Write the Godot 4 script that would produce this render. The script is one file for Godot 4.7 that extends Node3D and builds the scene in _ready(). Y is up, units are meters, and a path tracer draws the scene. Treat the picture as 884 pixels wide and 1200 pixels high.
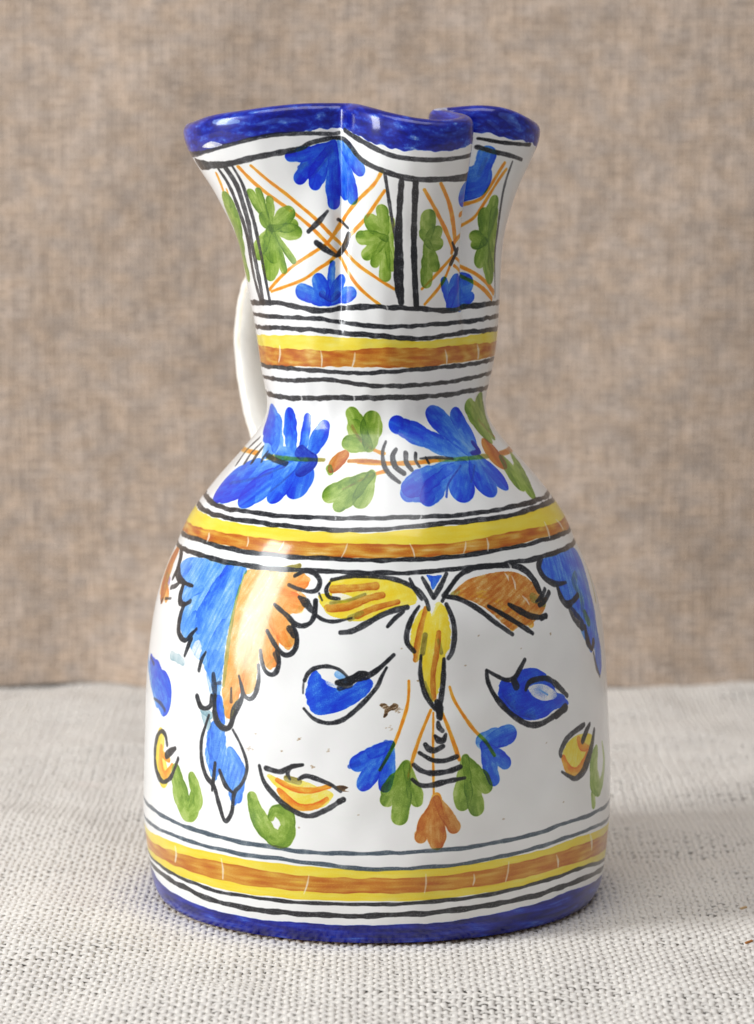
extends Node3D
# A painted tin-glazed jug on a loosely woven white cloth, in front of a hanging of brown sacking.
# Lengths in the jug's own tables are millimetres: (radius, height) of the wall, (degrees round, height) of the painting.

const MM := 0.001
const STEP := 0.5
const PROFILE := [0, 75.2, 0.8, 76.1, 2.5, 77.0, 7, 78.2, 14, 79.2, 20, 79.9, 30, 80.7, 45, 80.5, 58, 80.0, 72, 79.4, 86, 78.3, 98, 76.7, 107, 74.4, 116, 70.9, 122.5, 67.8, 128, 65.6, 133.5, 62.4, 139, 58.3, 145, 53.4, 150, 48.8, 154.5, 44.8, 159.5, 40.8, 163, 38.5, 166.5, 37.4, 170, 37.3, 175, 38.2, 180, 39.3, 186, 40.2, 193, 40.9, 200, 41.3, 206, 41.5, 215, 41.6, 240, 41.6, 266, 41.6]
const FLARE := [185, 0, 192, 0.01, 200, 0.04, 206, 0.08, 212, 0.12, 218.5, 0.16, 224.5, 0.22, 230, 0.31, 237, 0.46, 243, 0.59, 250, 0.78, 256, 0.92, 260, 0.99, 263, 1.0, 266, 1.0]
const RIM := [-180, 60, 262.5, -150, 60, 262, -120, 61.5, 262.5, -95, 63.5, 263.4, -76, 65.5, 263.7, -62, 64, 266, -48, 58, 268, -36, 50, 269.7, -26, 44, 270.3, -17.5, 40, 270.3, -9, 45, 269.5, 2, 52, 267.3, 12, 56, 265.5, 22, 57, 264.6, 31, 55.5, 265, 38, 51.5, 266, 47, 32, 268.6, 54, 41, 269.6, 62, 48, 268.9, 72, 53, 266.3, 84, 55, 264, 100, 55, 263.5, 130, 56, 262.5, 160, 59, 262.5, 180, 60, 262.5]
const LIP_AT := 262.8
const LIP_R := 3.2
const INNER_AT := 272.85
const S_LOW := -6.0
const S_HIGH := 290.0
const TW := 2048
const TH := 2048

var wall_r := PackedFloat32Array()
var wall_flare := PackedFloat32Array()
var rim_r := PackedFloat32Array()
var rim_h := PackedFloat32Array()
var canvas := PackedByteArray()
var noise := FastNoiseLite.new()
var grain := FastNoiseLite.new()
var stroke_count := 0

const PIGMENT := {
	"blue": Color(0.115, 0.38, 0.92), "cobalt": Color(0.022, 0.085, 0.60), "cobaltthin": Color(0.55, 0.72, 0.92),
	"orange": Color(0.96, 0.60, 0.10), "brown": Color(0.83, 0.53, 0.13), "rust": Color(0.81, 0.48, 0.15), "apricot": Color(0.97, 0.62, 0.24),
	"yellow": Color(0.99, 0.89, 0.22), "green": Color(0.485, 0.635, 0.17), "olive": Color(0.52, 0.47, 0.14), "mauve": Color(0.62, 0.52, 0.74),
	"sand": Color(0.80, 0.70, 0.52), "dirt": Color(0.40, 0.29, 0.17), "teal": Color(0.42, 0.60, 0.66),
	"ink": Color(0.045, 0.052, 0.075), "slate": Color(0.22, 0.28, 0.33), "bare": Color(0.91, 0.905, 0.89), "milk": Color(0.52, 0.66, 0.86),
}
const OPAQUE := ["ink", "slate", "bare", "milk"]


func _ready() -> void:
	# ---- camera
	var cam := Camera3D.new()
	cam.name = "camera"
	var lens := CameraAttributesPhysical.new()
	lens.frustum_focal_length = 76.0
	lens.frustum_focus_distance = 1.04
	lens.frustum_near = 0.05
	lens.frustum_far = 20.0
	lens.exposure_aperture = 10.0
	cam.attributes = lens
	cam.near = 0.05
	cam.far = 20.0
	cam.fov = 17.95
	cam.position = Vector3(0, 0.26883, 1.1)
	cam.rotation = Vector3(-atan(475.0 / 3800.0), 0, 0)
	add_child(cam)
	# ---- air and light: a bright room, a tall window to the left of the camera, a broad soft light overhead
	var around := WorldEnvironment.new()
	around.name = "environment"
	var env := Environment.new()
	env.background_mode = Environment.BG_COLOR
	env.background_color = Color(0.60, 0.60, 0.61)
	env.tonemap_mode = Environment.TONE_MAPPER_LINEAR
	env.tonemap_exposure = 0.79
	env.sdfgi_enabled = true
	env.ssao_enabled = true
	env.ssil_enabled = true
	around.environment = env
	add_child(around)
	window_light("window_light", Vector3(-1.38, 0.64, 0.62), Vector3(0, 0.28, 0), Vector2(0.44, 1.10), 3.6, Color(0.98, 0.99, 1.0))
	window_light("ceiling_light", Vector3(0.0, 1.8, 0.6), Vector3(0, 0, 0.0), Vector2(1.4, 1.0), 1.9, Color(1, 1, 1))
	# ---- the place
	noise.seed = 11
	noise.frequency = 1.0
	noise.noise_type = FastNoiseLite.TYPE_SIMPLEX
	noise.fractal_octaves = 2
	grain.seed = 5
	grain.frequency = 1.0
	grain.noise_type = FastNoiseLite.TYPE_SIMPLEX
	grain.fractal_type = FastNoiseLite.FRACTAL_NONE
	make_tables()
	build_ground()
	build_cloth()
	build_hanging()
	build_jug()
	build_fibres()


func window_light(called: String, from: Vector3, to: Vector3, size: Vector2, energy: float, tint: Color) -> void:
	var l := AreaLight3D.new()
	l.name = called
	l.area_size = size
	l.light_energy = energy
	l.light_color = tint
	l.shadow_enabled = true
	l.area_range = 8.0
	l.look_at_from_position(from, to, Vector3.UP if absf((to - from).normalized().y) < 0.95 else Vector3.FORWARD)
	add_child(l)


func tag(o: Node, label: String, category: String, kind := "") -> void:
	if label: o.set_meta("label", label)
	if category: o.set_meta("category", category)
	if kind: o.set_meta("kind", kind)


# ------------------------------------------------------------------ curves
func pchip(table: Array, stride: int, column: int, at: PackedFloat32Array) -> PackedFloat32Array:
	var n := table.size() / stride
	var xs := PackedFloat32Array()
	var ys := PackedFloat32Array()
	for i in n:
		xs.append(table[i * stride])
		ys.append(table[i * stride + column])
	var m := PackedFloat32Array()
	m.resize(n)
	for i in range(1, n - 1):
		var h0 := xs[i] - xs[i - 1]
		var h1 := xs[i + 1] - xs[i]
		var d0 := (ys[i] - ys[i - 1]) / h0
		var d1 := (ys[i + 1] - ys[i]) / h1
		if d0 * d1 > 0.0:
			var w1 := 2.0 * h1 + h0
			var w2 := h1 + 2.0 * h0
			m[i] = (w1 + w2) / (w1 / d0 + w2 / d1)
	m[0] = (ys[1] - ys[0]) / (xs[1] - xs[0])
	m[n - 1] = (ys[n - 1] - ys[n - 2]) / (xs[n - 1] - xs[n - 2])
	var out := PackedFloat32Array()
	var k := 0
	for x in at:
		while k < n - 2 and x >= xs[k + 1]:
			k += 1
		var h := xs[k + 1] - xs[k]
		var t := (x - xs[k]) / h
		out.append((2 * t * t * t - 3 * t * t + 1) * ys[k] + (t * t * t - 2 * t * t + t) * h * m[k] + (3 * t * t - 2 * t * t * t) * ys[k + 1] + (t * t * t - t * t) * h * m[k + 1])
	return out


func smoothed(a: PackedFloat32Array, times: int, closed: bool) -> PackedFloat32Array:
	var n := a.size()
	for k in times:
		var b := a.duplicate()
		for i in n:
			if closed:
				b[i] = (a[(i + n - 1) % n] + 2.0 * a[i] + a[(i + 1) % n]) / 4.0
			elif i > 0 and i < n - 1:
				b[i] = (a[i - 1] + 2.0 * a[i] + a[i + 1]) / 4.0
		a = b
	return a


func make_tables() -> void:
	var ts := PackedFloat32Array()
	var tf := PackedFloat32Array()
	for i in 533:
		ts.append(i * STEP)
		tf.append(maxf(185.0, i * STEP))
	var ds := PackedFloat32Array()
	for i in 720:
		ds.append(-180.0 + i * STEP)
	wall_r = smoothed(pchip(PROFILE, 2, 1, ts), 24, false)
	wall_flare = smoothed(pchip(FLARE, 2, 1, tf), 24, false)
	rim_r = smoothed(pchip(RIM, 3, 1, ds), 6, true)
	rim_h = smoothed(pchip(RIM, 3, 2, ds), 40, true)


func along(a: PackedFloat32Array, t: float) -> float:
	var x := clampf(t / STEP, 0.0, a.size() - 1.001)
	var i := int(x)
	return lerpf(a[i], a[i + 1], x - i)


func round_(a: PackedFloat32Array, d: float) -> float:
	var x := (d + 180.0) / STEP
	var i := int(floor(x))
	return lerpf(a[posmod(i, 720)], a[posmod(i + 1, 720)], x - i)


func wall(d: float, t: float) -> Vector3:
	var g := 0.0
	if t > 190.0:
		g = clampf(remap(t, 190.0, 205.0, 0.0, 1.0), 0.0, 1.0) + 0.2 * clampf(remap(t, 205.0, 235.0, 0.0, 1.0), 0.0, 1.0)
		if t > 235.0:
			g = clampf(remap(t, 235.0, 262.0, 1.2, 0.0), 0.0, 1.2)
	var dip := g * (2.0 / (1.0 + pow((d + 17.5) / 2.6, 2)) + 1.8 / (1.0 + pow((d - 46.0) / 2.8, 2)))
	var later := 1.0 + 0.6 * smoothstep(50.0, 80.0, d) * (1.0 - smoothstep(130.0, 170.0, d))   # the right-hand lobe flares later
	var r := along(wall_r, t) + pow(maxf(along(wall_flare, t), 0.0), later) * (round_(rim_r, d) - 41.6) - dip
	var h := t
	if t > 190.0:
		h = 190.0 + (t - 190.0) * (round_(rim_h, d) - 190.0) / 76.0
	var a := deg_to_rad(d)
	# a hand-thrown wall is never quite true
	var uneven := 0.25 * sin(2.0 * a + 0.6 + t * 0.011) + 0.12 * sin(t * 0.13 + 1.7 * sin(a))
	r += uneven * clampf(t / 20.0, 0.0, 1.0)
	return Vector3(r * sin(a), h, r * cos(a))


func u_of(d: float) -> float:
	if absf(d) <= 110.0:
		return 0.5 + d / 110.0 * 0.45
	return 0.5 + signf(d) * (0.45 + (absf(d) - 110.0) / 70.0 * 0.05)


func v_of(s: float) -> float:
	return 1.0 - (s - S_LOW) / (S_HIGH - S_LOW)


# ------------------------------------------------------------------ painting on the glaze
func lay(at: int, pig: Color, k: Vector3, opaque: bool, cover: float, density: float) -> void:
	var r: float = canvas[at]
	var g: float = canvas[at + 1]
	var b: float = canvas[at + 2]
	if opaque:
		var a := clampf(cover * density, 0.0, 1.0)
		canvas[at] = int(lerpf(r, pig.r * 255.0, a))
		canvas[at + 1] = int(lerpf(g, pig.g * 255.0, a))
		canvas[at + 2] = int(lerpf(b, pig.b * 255.0, a))
	else:
		# a wash over a wash: partly a filter, mostly the same film of colour
		var e := cover * density
		var fr := exp(-k.x * e)
		var fg := exp(-k.y * e)
		var fb := exp(-k.z * e)
		canvas[at] = int(lerpf(minf(r, 231.0 * fr), r * fr, 0.10))
		canvas[at + 1] = int(lerpf(minf(g, 229.0 * fg), g * fg, 0.10))
		canvas[at + 2] = int(lerpf(minf(b, 228.0 * fb), b * fb, 0.10))


func catmull(a: float, b: float, c: float, d: float, t: float) -> float:
	return 0.5 * (2.0 * b + (c - a) * t + (2.0 * a - 5.0 * b + 4.0 * c - d) * t * t + (3.0 * b - a - 3.0 * c + d) * t * t * t)


func brush(called: String, p: Array, from_density := 1.0, to_density := 1.0) -> void:
	stroke_count += 1
	var pig: Color = PIGMENT[called]
	var k := Vector3(-log(pig.r), -log(pig.g), -log(pig.b))
	var opaque := called in OPAQUE
	var n := p.size() / 3
	var mid := 0.0
	for i in n:
		mid += p[i * 3 + 1]
	mid /= n
	var mm_deg := deg_to_rad(along(wall_r, mid) if mid < 195.0 else 43.0 + maxf(0.0, mid - 225.0) * 0.3)
	# samples along the stroke: x in degrees, y in mm, half width in mm, length so far
	var xs := PackedFloat32Array()
	var ys := PackedFloat32Array()
	var ws := PackedFloat32Array()
	var ls := PackedFloat32Array()
	var run := 0.0
	for i in n - 1:
		var i0 := maxi(i - 1, 0) * 3
		var i1 := i * 3
		var i2 := (i + 1) * 3
		var i3 := mini(i + 2, n - 1) * 3
		var far := Vector2((p[i2] - p[i1]) * mm_deg, p[i2 + 1] - p[i1 + 1]).length()
		var thick: float = maxf(p[i1 + 2], p[i2 + 2])
		var steps := maxi(2, int(ceil(far / clampf(thick * 0.12, 0.18, 0.5))))
		for j in steps + (1 if i == n - 2 else 0):
			var t := float(j) / steps
			var x := catmull(p[i0], p[i1], p[i2], p[i3], t)
			var y := catmull(p[i0 + 1], p[i1 + 1], p[i2 + 1], p[i3 + 1], t)
			var w := lerpf(p[i1 + 2], p[i2 + 2], t) * 0.5
			if xs.size():
				run += Vector2((x - xs[-1]) * mm_deg, y - ys[-1]).length()
			w *= 1.0 + 0.16 * noise.get_noise_2d(run * 0.16, stroke_count * 7.3) + 0.05 * noise.get_noise_2d(run * 0.9, stroke_count * 3.3)
			xs.append(x)
			ys.append(y)
			ws.append(w)
			ls.append(run)
	var px_u := 0.45 / 110.0 * TW / mm_deg      # texture pixels per mm, both ways
	var px_v := TH / (S_HIGH - S_LOW)
	var u_lo := 1e9
	var u_hi := -1e9
	var v_lo := 1e9
	var v_hi := -1e9
	for i in xs.size():
		var cu := u_of(xs[i]) * TW
		var cv := v_of(ys[i]) * TH
		u_lo = minf(u_lo, cu - (ws[i] + 0.3) * px_u)
		u_hi = maxf(u_hi, cu + (ws[i] + 0.3) * px_u)
		v_lo = minf(v_lo, cv - (ws[i] + 0.3) * px_v)
		v_hi = maxf(v_hi, cv + (ws[i] + 0.3) * px_v)
	var u0 := clampi(int(u_lo), 0, TW - 1)
	var u1 := clampi(int(u_hi) + 1, 0, TW - 1)
	var v0 := clampi(int(v_lo), 0, TH - 1)
	var v1 := clampi(int(v_hi) + 1, 0, TH - 1)
	var bw := u1 - u0 + 1
	var edge := PackedFloat32Array()            # depth inside the stroke, mm
	var where := PackedFloat32Array()           # length along it
	var side := PackedFloat32Array()            # place across it
	edge.resize(bw * (v1 - v0 + 1))
	edge.fill(-9.0)
	where.resize(edge.size())
	side.resize(edge.size())
	for i in xs.size():
		var cu := u_of(xs[i]) * TW
		var cv := v_of(ys[i]) * TH
		var w := ws[i]
		var j := mini(i + 1, xs.size() - 1)
		var h := maxi(i - 1, 0)
		var dir := Vector2((xs[j] - xs[h]) * mm_deg, ys[j] - ys[h]).normalized()
		var reach := w + 0.12
		for v in range(maxi(v0, int(cv - reach * px_v)), mini(v1, int(cv + reach * px_v) + 1) + 1):
			var dy := (v - cv) / px_v
			var span := sqrt(maxf(0.0, reach * reach - dy * dy)) * px_u
			var at := (v - v0) * bw - u0
			for u in range(maxi(u0, int(cu - span)), mini(u1, int(cu + span) + 1) + 1):
				var dx := (u - cu) / px_u
				var e := w - sqrt(dx * dx + dy * dy)
				if e > edge[at + u]:
					edge[at + u] = e
					where[at + u] = ls[i]
					side[at + u] = dx * -dir.y - dy * dir.x
	var salt := stroke_count * 13.7
	var wide := ws[ws.size() / 2] > 0.9
	for v in range(v0, v1 + 1):
		for u in range(u0, u1 + 1):
			var q := (v - v0) * bw + u - u0
			var e := edge[q]
			if e < -0.12:
				continue
			var cover := clampf(e / 0.28 + 0.45, 0.0, 1.0)
			var l := where[q]
			var density := lerpf(from_density, to_density, l / maxf(run, 0.01))
			var streak := 0.24 * noise.get_noise_2d(side[q] * 1.3 + salt, l * 0.10 + salt) + 0.6 * noise.get_noise_2d(side[q] * 0.35 + salt, l * 0.22 - salt)
			var speck := grain.get_noise_2d(u * 0.23, v * 0.23)
			if opaque:
				density *= clampf(0.96 + 0.26 * streak + 0.1 * speck + 0.14 * noise.get_noise_2d(l * 0.28, salt), 0.55, 1.0)
				if speck > 0.78: density *= 0.55
			else:
				# the brush was loaded on one side and the wash pools in clouds
				var lean := side[q] / maxf(0.4, e + absf(side[q]))
				density *= 1.0 + 0.50 * streak + 0.20 * speck
				if wide:
					density *= 1.0 + 0.34 * lean * (1.0 if stroke_count % 2 == 0 else -1.0) + 0.16 * noise.get_noise_2d(side[q] * 0.22 + salt, l * 0.16 + 77.0)
				if wide:
					density *= 1.0 + 0.30 * clampf(1.0 - absf(e - 0.22) / 0.30, 0.0, 1.0)
				if speck > 0.72: density *= 0.62
			lay((v * TW + u) * 3, pig, k, opaque, cover, maxf(density, 0.0))


func fill(called: String, p: Array, amount := 1.0, angle := 0.0, streak_depth := 0.4) -> void:
	stroke_count += 1
	var pig: Color = PIGMENT[called]
	var k := Vector3(-log(pig.r), -log(pig.g), -log(pig.b))
	var opaque := called in OPAQUE
	var n := p.size() / 2
	var poly := PackedVector2Array()
	var mid := 0.0
	for i in n:
		mid += p[i * 2 + 1]
		for j in 5:
			var t := j / 5.0
			var a := posmod(i - 1, n) * 2
			var b := i * 2
			var c := ((i + 1) % n) * 2
			var d := ((i + 2) % n) * 2
			poly.append(Vector2(u_of(catmull(p[a], p[b], p[c], p[d], t)) * TW, v_of(catmull(p[a + 1], p[b + 1], p[c + 1], p[d + 1], t)) * TH))
	mid /= n
	var mm_deg := deg_to_rad(along(wall_r, mid))
	var px_u := 0.45 / 110.0 * TW / mm_deg
	var px_v := TH / (S_HIGH - S_LOW)
	var lo := 1e9
	var hi := -1e9
	for q in poly:
		lo = minf(lo, q.y)
		hi = maxf(hi, q.y)
	var ca := cos(deg_to_rad(angle))
	var sa := sin(deg_to_rad(angle))
	var salt := stroke_count * 9.1
	var m := poly.size()
	for v in range(maxi(0, int(lo)), mini(TH - 1, int(hi) + 1)):
		var y := v + 0.5
		var cross := PackedFloat32Array()
		for i in m:
			var a := poly[i]
			var b := poly[(i + 1) % m]
			if (a.y <= y) != (b.y <= y):
				cross.append(a.x + (y - a.y) / (b.y - a.y) * (b.x - a.x) + 2.5 * noise.get_noise_2d(v * 0.05, salt + i * 0.01))
		cross.sort()
		for c in range(0, cross.size() - 1, 2):
			var x0 := cross[c]
			var x1 := cross[c + 1]
			for u in range(maxi(0, int(x0)), mini(TW - 1, int(x1) + 1)):
				var cover := clampf(minf(u + 0.5 - x0, x1 - u - 0.5) / 2.0 + 0.5, 0.0, 1.0)
				var xm := u / px_u
				var ym := -v / px_v
				var l := xm * ca + ym * sa
				var s := -xm * sa + ym * ca
				var speck := grain.get_noise_2d(u * 0.23, v * 0.23)
				var density := amount * (1.0 + streak_depth * (0.9 * noise.get_noise_2d(s * 0.55 + salt, l * 0.07) + 0.15 * noise.get_noise_2d(s * 1.3 + salt, l * 0.16) + 0.3 * noise.get_noise_2d(xm * 0.3, ym * 0.3 + salt)) + 0.30 * speck + 0.3 * noise.get_noise_2d(xm * 0.12 + salt, ym * 0.12))
				if speck > 0.72: density *= 0.6
				lay((v * TW + u) * 3, pig, k, opaque, cover, maxf(density, 0.0))


func track(p: Array) -> PackedFloat32Array:
	# the height of a line round the jug in every column of the texture
	var out := PackedFloat32Array()
	out.resize(TW)
	var n := p.size() / 2
	var k := 0
	for u in TW:
		var f := (u + 0.5) / TW
		var d := (f - 0.5) / 0.45 * 110.0
		if absf(f - 0.5) > 0.45:
			d = signf(f - 0.5) * (110.0 + (absf(f - 0.5) - 0.45) / 0.05 * 70.0)
		while k < n - 2 and d > p[(k + 1) * 2]:
			k += 1
		var i0 := maxi(k - 1, 0) * 2
		var i3 := mini(k + 2, n - 1) * 2
		var t := clampf((d - p[k * 2]) / (p[k * 2 + 2] - p[k * 2]), 0.0, 1.0)
		# tangents by the real spacing, so that uneven stations do not overshoot
		var h: float = p[k * 2 + 2] - p[k * 2]
		var m1: float = (p[k * 2 + 3] - p[i0 + 1]) / maxf(p[k * 2 + 2] - p[i0], 0.01) * h
		var m2: float = (p[i3 + 1] - p[k * 2 + 1]) / maxf(p[i3] - p[k * 2], 0.01) * h
		out[u] = (2 * t * t * t - 3 * t * t + 1) * p[k * 2 + 1] + (t * t * t - 2 * t * t + t) * m1 + (3 * t * t - 2 * t * t * t) * p[k * 2 + 3] + (t * t * t - t * t) * m2
	return out


func ring(called: String, p: Array, width: float, amount := 1.0) -> void:
	stroke_count += 1
	var pig: Color = PIGMENT[called]
	var opaque := called in OPAQUE
	var line := track(p)
	var px_v := TH / (S_HIGH - S_LOW)
	var salt := stroke_count * 5.3
	for u in TW:
		var w := width * 0.5 * (1.0 + 0.26 * noise.get_noise_2d(u * 0.012, salt) + 0.06 * noise.get_noise_2d(u * 0.05, salt))
		var s := line[u] + 0.25 * noise.get_noise_2d(u * 0.010, salt + 50.0)
		var cv := v_of(s) * TH
		var thin := clampf(1.12 + 0.40 * noise.get_noise_2d(u * 0.02, salt + 90.0), 0.7, 1.0) * amount
		for v in range(int(cv - (w + 0.2) * px_v), int(cv + (w + 0.2) * px_v) + 2):
			var e := w - absf(v + 0.5 - cv) / px_v
			if e < -0.12:
				continue
			var speck := grain.get_noise_2d(u * 0.23, v * 0.23)
			var streak := noise.get_noise_2d(u * 0.02, v * 0.35 + salt)
			var density := thin * clampf(0.98 + 0.25 * streak + 0.1 * speck, 0.0, 1.0)
			if speck > 0.76: density *= 0.6
			lay((v * TW + u) * 3, pig, Vector3.ONE, opaque, clampf(e / 0.2 + 0.55, 0.0, 1.0), density)


func band(called: String, upper: Array, lower: Array, amount := 1.0, streak_depth := 0.4) -> void:
	stroke_count += 1
	var pig: Color = PIGMENT[called]
	var k := Vector3(-log(pig.r), -log(pig.g), -log(pig.b))
	var a := track(upper)
	var b := track(lower)
	var salt := stroke_count * 4.1
	var px_v := TH / (S_HIGH - S_LOW)
	for u in TW:
		var s1 := a[u] + 0.3 * noise.get_noise_2d(u * 0.012, salt)
		var s0 := b[u] + 0.3 * noise.get_noise_2d(u * 0.012, salt + 30.0)
		var top := v_of(s1) * TH
		var low := v_of(s0) * TH
		for v in range(maxi(0, int(top) - 1), mini(TH - 1, int(low) + 2)):
			var e := minf(v + 0.5 - top, low - v - 0.5) / px_v
			if e < -0.15:
				continue
			var speck := grain.get_noise_2d(u * 0.23, v * 0.23)
			var density := amount * (1.0 + streak_depth * (0.8 * noise.get_noise_2d(u * 0.006, v * 0.055 + salt) + 0.7 * noise.get_noise_2d(u * 0.010, v * 0.02 + salt) + 0.22 * noise.get_noise_2d(u * 0.016, v * 0.22 + salt)) + 0.12 * speck)
			density *= 1.0 + 0.22 * clampf(1.0 - absf(e - 0.2) / 0.4, 0.0, 1.0)
			if speck > 0.74: density *= 0.65
			lay((v * TW + u) * 3, pig, k, false, clampf(e / 0.25 + 0.55, 0.0, 1.0), maxf(density, 0.0))


func rim_band(p: Array) -> void:
	# cobalt from the border over the lip to the inside, thin and milky where the glaze ran off
	var full := [-180.0, 253.0, -112.0, 253.0]
	full.append_array(p)
	full.append_array([112.0, 253.0, 180.0, 253.0])
	var line := track(full)
	var pig: Color = PIGMENT["cobalt"]
	var k := Vector3(-log(pig.r), -log(pig.g), -log(pig.b))
	for u in TW:
		var edge := v_of(line[u] + 0.5 * noise.get_noise_2d(u * 0.02, 700.0)) * TH
		var inner := v_of(INNER_AT + 1.5 + 1.2 * noise.get_noise_2d(u * 0.01, 800.0)) * TH
		for v in range(maxi(0, int(inner)), mini(TH - 1, int(edge) + 2)):
			var cover := clampf((edge - v - 0.5) / 2.0 + 0.5, 0.0, 1.0)
			var speck := grain.get_noise_2d(u * 0.16, v * 0.20)
			var cloud := noise.get_noise_2d(u * 0.011, v * 0.035 + 40.0)
			var blot := noise.get_noise_2d(u * 0.05, v * 0.09 + 90.0)
			var density := 0.98 + 0.55 * cloud + 0.26 * blot + 0.12 * speck
			var milky := noise.get_noise_2d(u * 0.009 + 31.0, v * 0.030 + 7.0)
			if milky > 0.46: density *= clampf(1.0 - (milky - 0.46) * 2.0, 0.6, 1.0)
			if speck > 0.78: density *= 0.7
			lay((v * TW + u) * 3, pig, k, false, cover, maxf(density, 0.1))


func stain(d: float, h: float, across: float, dots: int, amount: float) -> void:
	# a crumbly spot: many tiny dots, thickest near its middle
	for i in dots:
		var a := i * 2.399 + noise.get_noise_2d(i * 3.1, d) * 2.0
		var r := across * 0.5 * sqrt(float(i) / dots) * (1.0 + 0.5 * noise.get_noise_2d(i * 1.7, h))
		var s := 0.28 + 0.22 * noise.get_noise_2d(i * 5.0, h + d)
		var x := d + r * cos(a) * 0.72
		brush("dirt", [x, h + r * sin(a) * 0.8, s, x + 0.25, h + r * sin(a) * 0.8 + 0.1, s * 0.8], amount * (1.0 - 0.5 * float(i) / dots), amount)


func glaze_paint() -> Image:
	canvas.resize(TW * TH * 3)
	var white := PackedByteArray()
	# tin white, a little uneven: one row of tones at a time
	for v in TH:
		var tone := noise.get_noise_2d(3.0, v * 0.008)
		for u in TW:
			var c := 3.4 * noise.get_noise_2d(u * 0.006, v * 0.006)
			var at := (v * TW + u) * 3
			canvas[at] = int(231.0 + c)
			canvas[at + 1] = int(231.0 + c + 0.6 * tone)
			canvas[at + 2] = int(229.0 + c)
	paint_all()
	return Image.create_from_data(TW, TH, false, Image.FORMAT_RGB8, canvas)


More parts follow.
